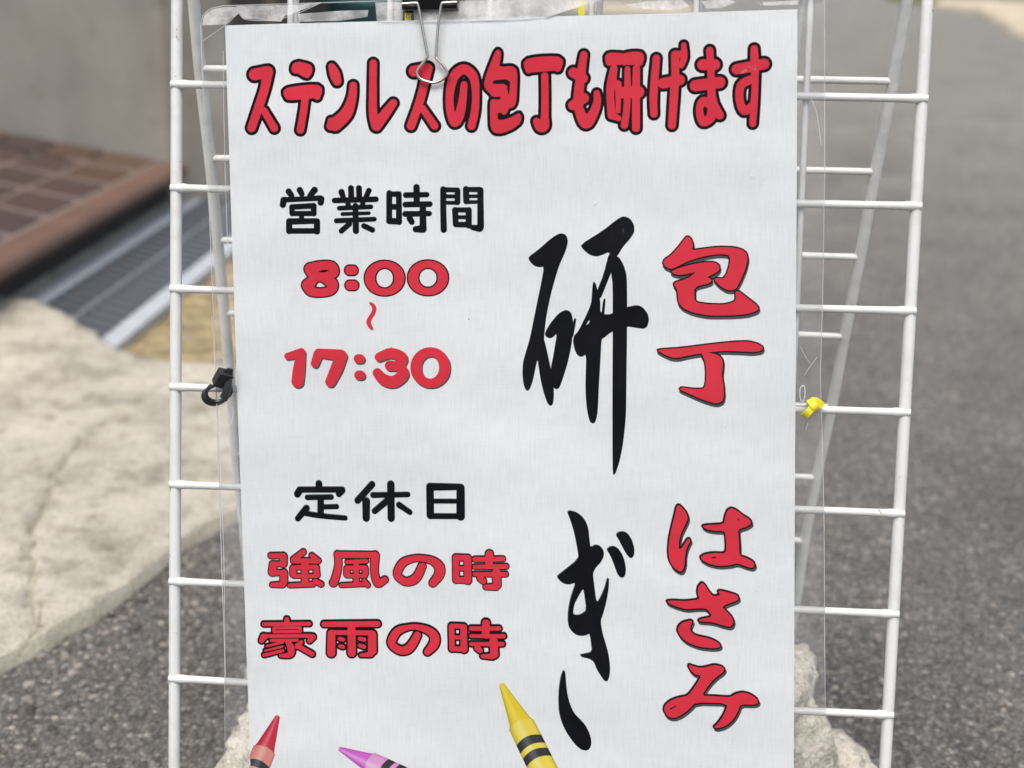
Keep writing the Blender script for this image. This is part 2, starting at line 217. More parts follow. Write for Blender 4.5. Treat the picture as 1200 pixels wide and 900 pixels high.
 [[(-50.16,131.11,2.11),(-52.43,126.23,2.23),(-55.28,123.4,2.36),(-59.34,122.57,2.11),(-63.01,124.94,1.99),(-63.56,128.07,2.11),(-60.34,133.09,2.11),(-54.72,135.28,1.73),(-49.76,135.48,1.73),(-44.22,134.06,2.1),(-40.71,130.63,2.6),(-41.1,126.26,2.47),(-44.47,121.87,1.98)]],
 [],
 []),
('strong_wind_line','wind',
 [[(-31.72,135.64,1.73),(-31.76,123.79,1.73)],[(-25.2,135.34,1.97),(-25.41,123.49,1.97)],[(-31.71,136.14,1.6),(-25.06,135.96,1.6)],[(-31.83,130.15,1.23),(-25.17,130.17,1.23)],[(-31.76,123.91,1.61),(-25.28,123.68,1.73)],[(-13.47,138.03,2.09),(-13.76,131.94,2.09)],[(-21.39,135.22,1.35),(-6.33,135.44,1.35)],[(-21.46,131.11,1.17),(-4.56,131.34,1.35)],[(-21.53,127.06,1.23),(-4.93,127.11,1.35)],[(-9.82,128.21,2.21),(-9.62,121.36,2.09)],[(-10.26,120.11,1.72),(-15.8,120.09,1.35)],[(-18.49,124.76,1.85),(-16.97,123.33,1.6)]],
 [],
 []),
('heavy_rain_line','rain',
 [[(-125.28,101.24,1.39),(-125.32,99.78,1.39)],[(-138.19,98.56,1.14),(-112.93,98.96,1.13)],[(-132.56,96.5,0.82),(-118.03,96.77,0.82)],[(-132.62,94.46,0.89),(-118.09,94.68,0.88)],[(-132.56,96.5,0.89),(-132.62,94.65,1.01)],[(-118.04,96.64,0.88),(-118.09,94.74,0.88)],[(-138.42,91.44,1.9),(-139.75,89.33,1.39)],[(-138.4,91.95,1.08),(-112.18,92.3,1.07)],[(-111.25,91.61,1.64),(-113.01,89.56,1.39)],[(-134.36,89.55,0.82),(-119.82,89.84,0.82)],[(-128.06,88.64,0.76),(-137,86.35,0.63)],[(-128.14,86.22,0.63),(-138.03,83.79,0.57)],[(-128.21,83.86,0.89),(-138.56,81.24,1.01)],[(-124.9,88.66,1.52),(-123.44,84.85,2.02),(-124.17,81.66,1.64),(-129.25,80.99,1.01)],[(-117.64,88.71,1.14),(-120.05,86.15,1.39)],[(-119.91,86.78,1.39),(-111.84,82.07,1.39)]],
 [],
 []),
('heavy_rain_line','rain',
 [[(-104.76,98.69,1.51),(-75.3,99.04,1.62)],[(-89.72,97.76,2.13),(-89.92,82.86,2.26)],[(-100.82,93.58,2.14),(-101.24,82.78,2.27)],[(-100.8,94.21,1.26),(-78.23,94.03,1.38)],[(-78.38,93.08,2.25),(-78.6,84.21,2.38)],[(-79.47,82.11,1.5),(-84.81,81.63,1)],[(-96.37,90.75,1.07),(-94.62,90.25,1.19)],[(-96.29,86.63,1.07),(-94.73,86.19,1.19)],[(-85.33,90.82,1.07),(-83.02,90.33,1.19)],[(-85.42,87.02,1.07),(-83.12,86.27,1.19)]],
 [],
 []),
('heavy_rain_line','rain',
 [[(-53.61,93.04,1.99),(-56.07,88.48,2.24),(-59.08,85.17,2.37),(-63.15,84.51,2.25),(-67.21,87.14,2.12),(-67.51,90.3,2.25),(-64.15,95.25,2.12),(-57.87,97.43,1.49),(-52.89,97.46,1.62),(-47.33,95.6,2.11),(-44.17,92.35,2.49),(-44.69,87.93,2.49),(-48.2,83.8,1.87)]],
 [],
 []),
('heavy_rain_line','rain',
 [[(-34.75,98.07,1.55),(-34.73,85.79,1.55)],[(-28.19,97.79,1.73),(-28.17,85.52,1.86)],[(-34.74,98.38,1.36),(-28.18,98.23,1.36)],[(-34.86,92.09,1.12),(-28.29,92.13,1.11)],[(-34.73,85.79,1.37),(-28.29,85.64,1.49)],[(-15.97,100.19,2.1),(-16.26,93.78,2.1)],[(-24.06,97.13,1.24),(-8.93,97.34,1.23)],[(-24.13,92.98,1.05),(-6.52,93.15,1.23)],[(-24.21,88.57,1.11),(-7.21,88.81,1.23)],[(-11.99,90.66,2.22),(-11.74,83.11,2.22)],[(-12.88,81.84,1.61),(-18.13,81.93,1.11)],[(-20.84,86.51,1.73),(-19.5,85.07,1.49)]],
 [],
 []),
('sharpening_title','brush',
 [],
 [[(9.2,296.29),(15.24,300.66),(22.03,306.49),(26.53,308.86),(29.5,307.85),(30.58,304.5),(29.41,299.7),(25.59,291.59),(23.26,284.18),(20.91,276),(18.53,264.8),(17.52,256.56),(17.25,252.81),(16.06,247.55),(13.34,241.55),(11.74,234.01),(10.54,229.48),(8.99,226.08),(7.47,225.87),(6.15,228.76),(5.48,234.82),(5.87,240.86),(7.14,245.38),(9.74,253.64),(11.35,261.13),(13.75,272.35),(15.74,281.29),(17.74,291.33),(15.11,290.99),(12.51,291.78),(10.66,293.66)],[(16.89,254.31),(18.33,249.03),(20.6,237.71),(22.01,230.15),(22.15,222.58),(21.5,218.42),(20.05,217.52),(18.56,219.19),(16.89,224.13),(15.24,230.96),(14.07,239.28),(13.39,245.32),(12.74,252.85)],[(17.67,256.56),(20.74,261.78),(25.3,266.97),(29.06,268.65),(31.67,267.27),(32.53,263.89),(32.71,260.15),(31.86,250.4),(29.89,241.4),(27.55,233.88),(25.22,227.48),(23.55,226.35),(21.83,227.5),(20.75,231.67),(20.6,237.71),(22.03,244.48),(23.24,251.24),(24.05,256.12),(21.77,253.89),(19.89,253.53),(18.03,254.68)],[(33.13,263.89),(34.47,264.02),(33.44,257.89),(32.65,254.15),(32.05,254.16),(32.34,260.15)],[(36.88,302.55),(48.83,309.76),(56.28,315.54),(59.62,317.1),(62.93,315.8),(64.98,312.45),(65.25,308.76),(62.86,305.11),(59.13,301.1),(56.51,296.7),(53.89,293.41),(52.07,298.62),(47.98,296.83),(45,296.13),(41.66,297.15),(38.34,299.94)],[(52.08,298.99),(56.51,297.07),(53.1,288.23),(50.07,280.84),(47.03,273.43),(45.21,277.93),(48.63,286.06)],[(52.73,288.23),(54.04,294.15),(56.51,296.56),(59.44,291.85),(61.1,285.89),(61.15,271.02),(60.84,248.62),(60.39,226.08),(60.15,214),(59.58,206.44),(58.22,195.82),(56.43,187.46),(54.13,180.84),(52.85,180.84),(52.82,195.85),(53.06,226.13),(53.44,256.18),(53.64,281.54)],[(46.94,263.73),(54.42,267),(60.39,269.54),(66.34,270.74),(69.3,269.44),(71.88,266.05),(72.6,262.69),(71.47,258.98),(69.61,258.02),(65.52,258.67),(61.07,259.46),(52.85,256.78),(47.59,252.5),(46.13,256.26)],[(43.24,283.16),(44.51,282.77),(45.73,278.66),(47.03,273.81),(47.11,265.97),(54.41,265.88),(53.6,256.93),(49.86,255.84),(47.6,252.87),(47.17,246.5),(46.73,238.99),(46.05,229.96),(45.5,218.63),(44.99,212.58),(43.83,208.8),(42.55,208.05),(40.83,209.2),(39.6,214.89),(38.93,222.46),(38.85,230.01),(39.45,245.07),(37.03,243.44),(34.79,244.36),(33.33,247.38),(32.47,251.9),(33.03,254.9),(35.3,257.12),(38.73,263.82),(41.4,269.4),(42.4,272.74)],[(48.67,274.16),(49.87,274.14),(49.62,271.16),(49.04,264.45),(47.4,264.47)]],
 [[(39.44,260.22),(40.96,262.9),(41.56,262.67),(40.72,261.11)]]),
('sharpening_title','brushsoft',
 [],
 [[(28.66,160.51),(29.73,161.59),(33.17,160.78),(36.33,158.62),(38.43,155.66),(39.72,151.89),(40.44,143.8),(40.84,141.64),(43.61,143.16),(46.26,142.19),(47.83,139.76),(47.8,136.79),(46.18,133.54),(43.5,130.83),(41.88,127.57),(42.36,122.69),(42.96,117.81),(43.35,114.01),(37.49,113.98),(36.74,118.87),(35.67,118.87),(33.76,115.06),(30.85,116.68),(32.78,122.66),(29.03,121.46),(26.1,122.1),(23.98,123.72),(22.67,125.89),(24.29,127.26),(34.51,135.41),(34.02,140.01),(32.76,147.03),(31.49,152.43),(29.95,157.28)],[(33.28,123.67),(42.07,123.7),(42.8,116.64),(44.09,111.48),(46.25,115.03),(48.42,120.47),(49.25,123.72),(49.79,124.92),(50.48,124.81),(50.27,119.39),(48.88,111.78),(47.23,105.78),(45.7,101.41),(46.87,94.32),(48.69,88.32),(49.98,82.85),(50.62,76.83),(50.6,74.63),(50.26,71.34),(49.33,68.86),(48.41,68.46),(47.19,69.11),(45.87,71.3),(43.76,74.58),(42.19,78.96),(39.8,80.86),(35.26,81.92),(34.63,83.02),(36.08,83.41),(41.17,84.54),(40.69,89.91),(39.93,94.83),(37.52,93.61),(34.84,93.43),(32.17,94.23),(30.05,96.13),(28.74,98.59),(28.35,101.87),(28.57,107.33),(29.7,113.33),(31.64,119.32)],[(49.42,140.3),(50.76,141.82),(53.15,142.3),(55.52,141.12),(57.62,137.89),(58.91,134.11),(59.57,129.79),(59.12,126.54),(57.79,125.18),(56.2,125.45),(54.89,127.61),(53.59,131.39),(52.04,135.72),(50.47,138.68)],[(54.36,148.13),(55.59,149.85),(58.5,150.28),(60.87,148.94),(62.96,145.44),(64.09,141.13),(63.97,137.9),(62.89,135.84),(61.47,136),(59.74,138.16),(57.91,141.66),(56.08,145.43)],[(25.96,74.48),(26.59,73.49),(26.95,66.89),(27.53,61.38),(28.82,55.87),(31.18,50.64),(34.38,47.35),(37.04,44.33),(39.15,39.93),(40.18,36.06),(40.05,32.72),(38.79,30.49),(36.89,29.91),(34.21,30.71),(31,33.72),(27.29,39.23),(24.65,44.75),(23.1,50.83),(22.75,57.46),(23.16,64.65),(24.14,70.72),(25.25,74.03)]],
 [[(36.43,119.07),(37.07,118.25),(38.45,107.37),(35.49,105.18),(33.35,104.73),(31.33,105.16),(31.14,107.34),(31.92,111.16),(34.54,116.07)]]),
('knife_column','knife',
 [],
 [[(91.17,304.81),(92.64,306.08),(94.4,304.76),(95.57,301.8),(94.86,298.75),(99.68,299.38),(108.48,300.31),(116.1,300.01),(120.78,298.77),(123.12,296.67),(123.59,293.73),(122.54,289.03),(120.21,283.17),(117.86,278.77),(115.52,277.61),(112.58,277.95),(109.06,280.36),(106.12,283.65),(107.88,284.22),(110.82,283.76),(112.58,285.63),(114.05,289.74),(114.64,294.45),(113.46,296.23),(108.48,296.6),(100.85,295.53),(92.61,293),(87.3,290.41),(84.05,289.1),(81.39,290.2),(79.93,292.29),(80.82,294.35),(83.78,296.08),(87.92,300.44)],[(84.04,287.8),(87.29,289.41),(94.96,291.49),(102.02,292.57),(106.72,292.32),(109.06,290.7),(108.94,288.04),(106.71,286.6),(102.59,284.59),(104.94,283.67),(104.94,282.19),(103.18,281.33),(96.11,279.64),(96.09,273.42),(97.27,271.62),(102.57,270.67),(111.4,270.26),(116.69,271.68),(117.57,273.15),(117.28,277),(119.04,277.27),(123.15,273.97),(128.14,270.06),(129.31,268.27),(128.44,266.8),(123.16,265.09),(113.75,264.6),(103.15,264.72),(95.49,266.3),(90.18,268.74),(87.82,271.74),(87.25,278.28),(85.37,281.27),(86.38,282.44),(92.58,284.13),(97.3,287.61),(93.77,286.78),(89.05,285.95),(85.51,286.59)]],
 []),
('knife_column','knife',
 [],
 [[(76.58,246.82),(78.84,247.27),(89.52,247.89),(105.49,249.82),(117.29,250.89),(124.35,250.94),(129.06,249.58),(131.7,247.77),(130.83,245.99),(126.71,245.32),(119.65,245.8),(111.39,246.18),(105.49,245.64),(99.58,244.92),(93.06,243.97),(87.72,242.7),(84.16,242.85),(80.01,244.69)],[(99.58,244.92),(103.13,245.36),(108.44,244.12),(110.8,241.41),(110.8,238.42),(110.21,233.64),(111.09,228.25),(111.39,222.85),(110.79,219.85),(108.42,218.54),(105.46,218.8),(99.53,220.83),(93.6,223.57),(88.26,226.02),(89.15,227.21),(95.39,226.27),(100.73,226.23),(101.92,228.92),(102.22,236.1),(101.34,241.5)]],
 []),
('scissors_column','scissors',
 [],
 [[(86.55,163.98),(87.87,164.62),(89.69,162.91),(91.78,160.24),(92.4,157.03),(90.71,153.28),(88.6,148.99),(87.64,144.69),(87.63,140.66),(89.1,141.47),(91.21,144.7),(92.27,146.31),(93.42,146.31),(93.58,144.97),(91.73,141.47),(90.77,137.17),(90.65,132.33),(89.59,129.09),(88.01,128.55),(84.85,130.7),(82.5,135),(81.99,139.85),(82.54,146.3),(83.88,152.74),(85.49,159.17)],[(99.89,153.17),(102.25,153.81),(111.4,154.24),(111.92,158.09),(113.23,161.82),(115.31,162.89),(117.92,161.82),(121.05,159.15),(125.22,156.48),(125.64,154.35),(123.14,152.75),(118.71,151.41),(119.23,145.79),(119.5,137.22),(123.68,135.89),(126.82,134.02),(127.61,131.87),(126.3,130.53),(123.17,131.32),(118.46,133.19),(114.27,132.11),(108.51,131.72),(103.26,132.89),(99.59,135.04),(99.07,136.65),(101.17,138),(105.37,138.81),(112.18,138.55),(112.6,142.04),(112.18,148.47),(111.4,150.61),(106.43,150.6),(102.24,151.41)]],
 [[(104.06,136.28),(105.89,136.77),(108.09,136.23),(105.89,135.75)],[(118.44,157.44),(119.75,156.48),(118.45,156.06)]]),
('scissors_column','scissors',
 [],
 [[(81.09,112.77),(84.26,113.05),(91.12,112.7),(98.5,113.65),(97.35,117.16),(97.72,120.4),(99.57,122.84),(101.15,121.77),(103.24,118.26),(105.61,115.3),(109.55,116.02),(108.23,117.74),(109.02,118.56),(113.75,117.49),(118.47,115.89),(119.1,114.01),(117.94,112.92),(110.07,109.92),(112.7,107.23),(115.85,103.72),(116.27,101.02),(115.32,98.85),(112.69,98.83),(105.33,101.23),(97.95,101.73),(98.48,102.82),(105.33,104.21),(102.18,108.8),(96.91,108.77),(91.11,108.21),(85.83,109.81),(82.14,111.42)],[(89.5,101.14),(93.73,102.25),(94.78,101.44),(93.46,98.72),(93.71,96.01),(96.35,93.85),(103.21,92.53),(107.42,90.66),(109.53,88.77),(109,87.41),(105.31,86.95),(98.45,87.61),(92.11,90.01),(88.42,93.26),(86.74,96.51),(87.49,99.23)]],
 []),
('scissors_column','scissors',
 [],
 [[(92.87,78.06),(94.72,77.26),(98.42,76.19),(102.13,76.77),(106.36,78),(110.05,77.11),(111.74,75.48),(110.58,73.56),(107.41,71.35),(103.7,67.5),(99.45,61),(105.28,60.83),(114.8,60.21),(117.44,62.15),(121.14,63.01),(124.83,62.22),(128.52,59.8),(129.68,57.35),(127.47,56.23),(120.08,56.43),(118.5,51.76),(115.86,47.34),(111.62,44),(107.38,42.85),(105.9,43.66),(108.45,46.16),(111.63,51.14),(113.48,56.91),(96.26,57.29),(92.54,53.13),(88.27,49.79),(84.54,48.37),(81.35,49.16),(79.34,52.45),(79.78,55.2),(82.45,57.98),(87.25,59.95),(92.03,60.81),(95.75,65.78),(99.48,72.11),(96.3,72.35),(93.92,74.52),(92.6,76.69)]],
 [[(81.9,53.3),(86.17,55.65),(85.9,54.99),(82.43,52.81)]]),
]
# ------------------------------------------------------------------ helpers
COL = scene.collection
def link(name, mesh, parent=None, mat=None):
    o = bpy.data.objects.new(name, mesh); COL.objects.link(o)
    if parent is not None: o.parent = parent
    if mat is not None and mesh is not None and len(mesh.materials) == 0: mesh.materials.append(mat)
    return o
def empty(name, loc=(0, 0, 0), matrix=None):
    o = bpy.data.objects.new(name, None); COL.objects.link(o); o.empty_display_size = .05
    if matrix is not None: o.matrix_world = matrix
    else: o.location = loc
    return o
def tag(o, label=None, cat=None, group=None, kind=None):
    if label: o['label'] = label
    if cat: o['category'] = cat
    if group: o['group'] = group
    if kind: o['kind'] = kind
    return o
def mesh_of(name, verts, faces, smooth=False):
    m = bpy.data.meshes.new(name); m.from_pydata([tuple(v) for v in verts], [], faces); m.update()
    if smooth: m.polygons.foreach_set('use_smooth', [True] * len(m.polygons))
    return m
def tube_geo(pts, r, sides=10, closed=False):
    pts = [Vector(p) for p in pts]; n = len(pts); verts, faces = [], []
    rr = r if isinstance(r, (list, tuple)) else [r] * n
    tang = []
    for i in range(n):
        a = pts[i - 1] if (i > 0 or closed) else pts[i]; b = pts[(i + 1) % n] if (i < n - 1 or closed) else pts[i]
        tang.append((b - a).normalized())
    ref = Vector((0, 0, 1)) if abs(tang[0].z) < .9 else Vector((1, 0, 0))
    u = (ref - tang[0] * ref.dot(tang[0])).normalized()
    for i in range(n):
        u = (u - tang[i] * u.dot(tang[i])).normalized(); v = tang[i].cross(u)
        for k in range(sides):
            a = 2 * math.pi * k / sides; verts.append(pts[i] + (u * math.cos(a) + v * math.sin(a)) * rr[i])
    rings = n if closed else n - 1
    for i in range(rings):
        for k in range(sides):
            a = i * sides + k; b = i * sides + (k + 1) % sides; j = ((i + 1) % n) * sides
            faces.append((a, b, j + (k + 1) % sides, j + k))
    if not closed:
        for q in (list(range(sides))[::-1], [(n - 1) * sides + k for k in range(sides)]):      # caps keep their own corners so shading stays crisp
            o = len(verts); verts += [verts[i].copy() for i in q]; faces.append(tuple(range(o, o + sides)))
    return verts, faces
def dense(pts, step=.02):
    out = []
    for a, b_ in zip(pts[:-1], pts[1:]):
        a, b_ = Vector(a), Vector(b_); k = max(1, int((b_ - a).length / step)); out += [a.lerp(b_, i / k) for i in range(k)]
    return out + [Vector(pts[-1])]
def smooth_path(pts, sub=4, closed=False):
    pts = [Vector(p) for p in pts]; n = len(pts); out = []
    for i in range(n if closed else n - 1):
        p0 = pts[i - 1] if (closed or i > 0) else pts[i]; p1 = pts[i]; p2 = pts[(i + 1) % n]
        p3 = pts[(i + 2) % n] if (closed or i + 2 < n) else pts[-1]
        for k in range(sub):
            t = k / sub
            out.append(.5 * ((2 * p1) + (p2 - p0) * t + (2 * p0 - 5 * p1 + 4 * p2 - p3) * t * t + (3 * p1 - p0 - 3 * p2 + p3) * t ** 3))
    if not closed: out.append(pts[-1])
    return out
def box_geo(x0, x1, y0, y1, z0, z1):
    v = [(x, y, z) for z in (z0, z1) for y in (y0, y1) for x in (x0, x1)]
    return v, [(0, 2, 3, 1), (4, 5, 7, 6), (0, 1, 5, 4), (2, 6, 7, 3), (0, 4, 6, 2), (1, 3, 7, 5)]
def merge(*geos):
    V, Fs = [], []
    for v, f in geos:
        o = len(V); V += list(v); Fs += [tuple(i + o for i in q) for q in f]
    return V, Fs
def bevel_mesh(m, w, seg=2):
    bm = bmesh.new(); bm.from_mesh(m); bmesh.ops.remove_doubles(bm, verts=bm.verts, dist=1e-6)
    bmesh.ops.bevel(bm, geom=list(bm.edges), offset=w, segments=seg, affect='EDGES', profile=.6); bm.to_mesh(m); bm.free(); m.update(); return m
# ------------------------------------------------------------------ materials
def mat(name, rgb, rough=.6, spec=.4, metal=0., var=0., scale=20., detail=6., stretch=None, bump=0., bscale=None, island=0., coat=0.):
    m = bpy.data.materials.new(name); m.use_nodes = True; nt = m.node_tree; b = nt.nodes['Principled BSDF']
    b.inputs['Base Color'].default_value = (*rgb, 1); b.inputs['Roughness'].default_value = rough
    b.inputs['Metallic'].default_value = metal; b.inputs['Specular IOR Level'].default_value = spec; b.inputs['Coat Weight'].default_value = coat
    tc = nt.nodes.new('ShaderNodeTexCoord'); vec = tc.outputs['Object']
    if stretch:
        mp = nt.nodes.new('ShaderNodeMapping'); mp.inputs['Scale'].default_value = stretch; nt.links.new(vec, mp.inputs[0]); vec = mp.outputs[0]
    col = None
    if var or bump:
        n = nt.nodes.new('ShaderNodeTexNoise'); n.inputs['Scale'].default_value = scale; n.inputs['Detail'].default_value = detail; n.inputs['Roughness'].default_value = .65
        nt.links.new(vec, n.inputs['Vector'])
        if var:
            mr = nt.nodes.new('ShaderNodeMapRange'); mr.inputs[1].default_value = .25; mr.inputs[2].default_value = .75
            mr.inputs[3].default_value = 1 - var; mr.inputs[4].default_value = 1 + var; nt.links.new(n.outputs[0], mr.inputs[0])
            mx = nt.nodes.new('ShaderNodeVectorMath'); mx.operation = 'SCALE'; mx.inputs[0].default_value = rgb
            nt.links.new(mr.outputs[0], mx.inputs['Scale']); col = mx.outputs[0]
        if bump:
            bn = nt.nodes.new('ShaderNodeTexNoise'); bn.inputs['Scale'].default_value = bscale or scale; bn.inputs['Detail'].default_value = 5
            nt.links.new(vec, bn.inputs['Vector'])
            bp = nt.nodes.new('ShaderNodeBump'); bp.inputs['Strength'].default_value = 1; bp.inputs['Distance'].default_value = bump
            nt.links.new(bn.outputs[0], bp.inputs['Height']); nt.links.new(bp.outputs[0], b.inputs['Normal'])
    if island:
        g = nt.nodes.new('ShaderNodeNewGeometry'); mr = nt.nodes.new('ShaderNodeMapRange'); mr.inputs[3].default_value = 1 - island; mr.inputs[4].default_value = 1 + island
        nt.links.new(g.outputs['Random Per Island'], mr.inputs[0])
        mx = nt.nodes.new('ShaderNodeVectorMath'); mx.operation = 'SCALE'
        if col is not None: nt.links.new(col, mx.inputs[0])
        else: mx.inputs[0].default_value = rgb
        nt.links.new(mr.outputs[0], mx.inputs['Scale']); col = mx.outputs[0]
    if col is not None: nt.links.new(col, b.inputs['Base Color'])
    return m
def nodes_of(m): return m.node_tree, m.node_tree.nodes['Principled BSDF']
def ramp(nt, src, stops):
    r = nt.nodes.new('ShaderNodeValToRGB'); el = r.color_ramp.elements
    while len(el) > 1: el.remove(el[-1])
    el[0].position = stops[0][0]; el[0].color = (*stops[0][1], 1)
    for p, c in stops[1:]:
        e = el.new(p); e.color = (*c, 1)
    nt.links.new(src, r.inputs[0]); return r.outputs[0]
def noise_node(nt, vec, scale, detail=5, rough=.6, stretch=None):
    if stretch:
        mp = nt.nodes.new('ShaderNodeMapping'); mp.inputs['Scale'].default_value = stretch; nt.links.new(vec, mp.inputs[0]); vec = mp.outputs[0]
    n = nt.nodes.new('ShaderNodeTexNoise'); n.inputs['Scale'].default_value = scale; n.inputs['Detail'].default_value = detail; n.inputs['Roughness'].default_value = rough
    nt.links.new(vec, n.inputs['Vector']); return n.outputs[0]
def mixcol(nt, fac, a, b, mode='MIX'):
    x = nt.nodes.new('ShaderNodeMix'); x.data_type = 'RGBA'; x.blend_type = mode
    for sock, v in ((x.inputs[0], fac), (x.inputs[6], a), (x.inputs[7], b)):
        if isinstance(v, bpy.types.NodeSocket): nt.links.new(v, sock)
        elif isinstance(v, tuple): sock.default_value = (*v, 1)
        else: sock.default_value = v
    return x.outputs[2]
def bump_to(nt, b, h, dist):
    bp = nt.nodes.new('ShaderNodeBump'); bp.inputs['Strength'].default_value = 1; bp.inputs['Distance'].default_value = dist
    nt.links.new(h, bp.inputs['Height']); nt.links.new(bp.outputs[0], b.inputs['Normal'])

# asphalt: dark binder with exposed pale aggregate
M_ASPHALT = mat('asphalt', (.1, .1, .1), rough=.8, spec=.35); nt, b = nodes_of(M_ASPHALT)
tc = nt.nodes.new('ShaderNodeTexCoord').outputs['Object']
vo = nt.nodes.new('ShaderNodeTexVoronoi'); vo.inputs['Scale'].default_value = 260; nt.links.new(tc, vo.inputs['Vector'])
sep = nt.nodes.new('ShaderNodeSeparateColor'); nt.links.new(vo.outputs['Color'], sep.inputs[0])
stone = ramp(nt, sep.outputs[0], [(0, (.069, .068, .063)), (.45, (.114, .113, .106)), (.8, (.152, .15, .141)), (.94, (.22, .215, .2)), (1, (.34, .322, .29))])
edge = ramp(nt, vo.outputs['Distance'], [(.0, (1, 1, 1)), (.35, (1, 1, 1)), (.62, (.6, .6, .6))])
c = mixcol(nt, 1.0, stone, edge, 'MULTIPLY')
big = ramp(nt, noise_node(nt, tc, 5, 6, .65), [(.3, (.72, .72, .73)), (.7, (1.22, 1.2, 1.16))])
c = mixcol(nt, 1.0, c, big, 'MULTIPLY')
sx = nt.nodes.new('ShaderNodeSeparateXYZ'); nt.links.new(tc, sx.inputs[0])      # asphalt turns gradually paler further up the lane
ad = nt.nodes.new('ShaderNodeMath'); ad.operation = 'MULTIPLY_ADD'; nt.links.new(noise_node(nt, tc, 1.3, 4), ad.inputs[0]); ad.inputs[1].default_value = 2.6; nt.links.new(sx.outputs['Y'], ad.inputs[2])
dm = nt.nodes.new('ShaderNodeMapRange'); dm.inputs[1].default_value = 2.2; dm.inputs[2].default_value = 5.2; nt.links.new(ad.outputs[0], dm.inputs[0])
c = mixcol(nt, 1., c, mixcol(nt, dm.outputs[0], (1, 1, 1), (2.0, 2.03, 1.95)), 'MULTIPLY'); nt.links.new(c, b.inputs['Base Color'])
bump_to(nt, b, vo.outputs['Distance'], -.0025)
b.inputs['Sheen Weight'].default_value = .35; b.inputs['Sheen Roughness'].default_value = .28; b.inputs['Sheen Tint'].default_value = (.85, .82, .72, 1)
# rough old concrete
def concrete(name, c0, c1, c2, sc=9, rel=.004, stain=.7):
    m = mat(name, c1, rough=.9, spec=.2); nt, b = nodes_of(m)
    tc = nt.nodes.new('ShaderNodeTexCoord').outputs['Object']
    base = ramp(nt, noise_node(nt, tc, sc, 8, .68), [(.3, c0), (.5, c1), (.68, c2)])
    fine = ramp(nt, noise_node(nt, tc, 260, 4, .7), [(.3, (.68, .67, .65)), (.5, (1, 1, 1)), (.72, (1.18, 1.18, 1.18))])
    mid = ramp(nt, noise_node(nt, tc, 42, 5, .7), [(.33, (stain, stain * .98, stain * .93)), (.5, (1, 1, 1))])
    c = mixcol(nt, 1., mixcol(nt, 1., base, fine, 'MULTIPLY'), mid, 'MULTIPLY'); nt.links.new(c, b.inputs['Base Color'])
    h = mixcol(nt, .5, noise_node(nt, tc, 60, 6, .7), noise_node(nt, tc, 300, 3, .6)); bump_to(nt, b, h, rel)
    return m
M_APRON = concrete('old_concrete', (.19, .18, .145), (.40, .382, .315), (.50, .478, .395), 9, .0035, .66)
M_RUBBLE = concrete('rubble_concrete', (.40, .38, .31), (.64, .61, .51), (.76, .73, .63), 25, .007, .66)
M_PLASTER = mat('grey_plaster', (.265, .255, .225), rough=.9, spec=.2, var=.22, scale=5, detail=7, bump=.002, bscale=180)
nt, b = nodes_of(M_PLASTER); tc = nt.nodes.new('ShaderNodeTexCoord').outputs['Object']
st_ = ramp(nt, noise_node(nt, tc, 7, 5, .6), [(.28, (.52, .50, .40)), (.40, (1, 1, 1))]); src_ = b.inputs['Base Color'].links[0].from_socket
nt.links.new(mixcol(nt, 1., src_, st_, 'MULTIPLY'), b.inputs['Base Color'])
M_PLASTER_DARK = mat('brown_siding', (.085, .078, .066), rough=.85, spec=.2, var=.25, scale=6)
M_POST = mat('weathered_wood', (.19, .15, .11), rough=.8, var=.3, scale=14, stretch=(1, 1, .15))
M_BASE = concrete('pale_base_concrete', (.3, .28, .23), (.42, .39, .32), (.5, .47, .4), 8)
M_TEAL = mat('teal_plastic', (.06, .19, .19), rough=.45, var=.1, scale=10)
M_SOIL = mat('sandy_soil', (.27, .22, .125), rough=.95, spec=.1, var=.75, scale=34, bump=.01, bscale=60)
M_VERGE = mat('dry_verge', (.46, .41, .31), rough=.95, spec=.1, var=.3, scale=6, bump=.01, bscale=30)
M_MOSS = mat('verge_moss', (.14, .16, .06), rough=.95, spec=.1, var=.4, scale=10)
M_GREYPATH = mat('grey_path', (.13, .13, .12), rough=.9, spec=.2, var=.3, scale=4)
M_GROUT = mat('porch_grout', (.15, .118, .10), rough=.8, spec=.3, var=.2, scale=12)
M_TILE = [mat('porch_tile_%s' % n, c, rough=.42, spec=.45, var=.22, scale=18) for n, c in (('umber', (.05, .031, .026)), ('brown', (.078, .042, .025)), ('plum', (.058, .034, .028)), ('tan', (.092, .054, .032)))]
M_NOSE = mat('porch_nosing', (.128, .075, .053), rough=.45, spec=.45, var=.18, scale=9)
M_RISER = mat('porch_riser', (.05, .038, .03), rough=.75, var=.3, scale=10)
M_GALV = mat('galvanised_steel', (.47, .505, .54), rough=.5, metal=.25, var=.15, scale=25)
M_BAR = mat('dark_grate_steel', (.105, .117, .133), rough=.5, metal=.3, var=.25, scale=30)
M_CROSS = mat('worn_grate_steel', (.3, .31, .32), rough=.4, metal=.5, var=.3, scale=60)
M_PIT = mat('drain_pit', (.03, .032, .036), rough=.9)
M_PEBBLE = mat('loose_grit', (.17, .158, .14), rough=.75, island=.75)
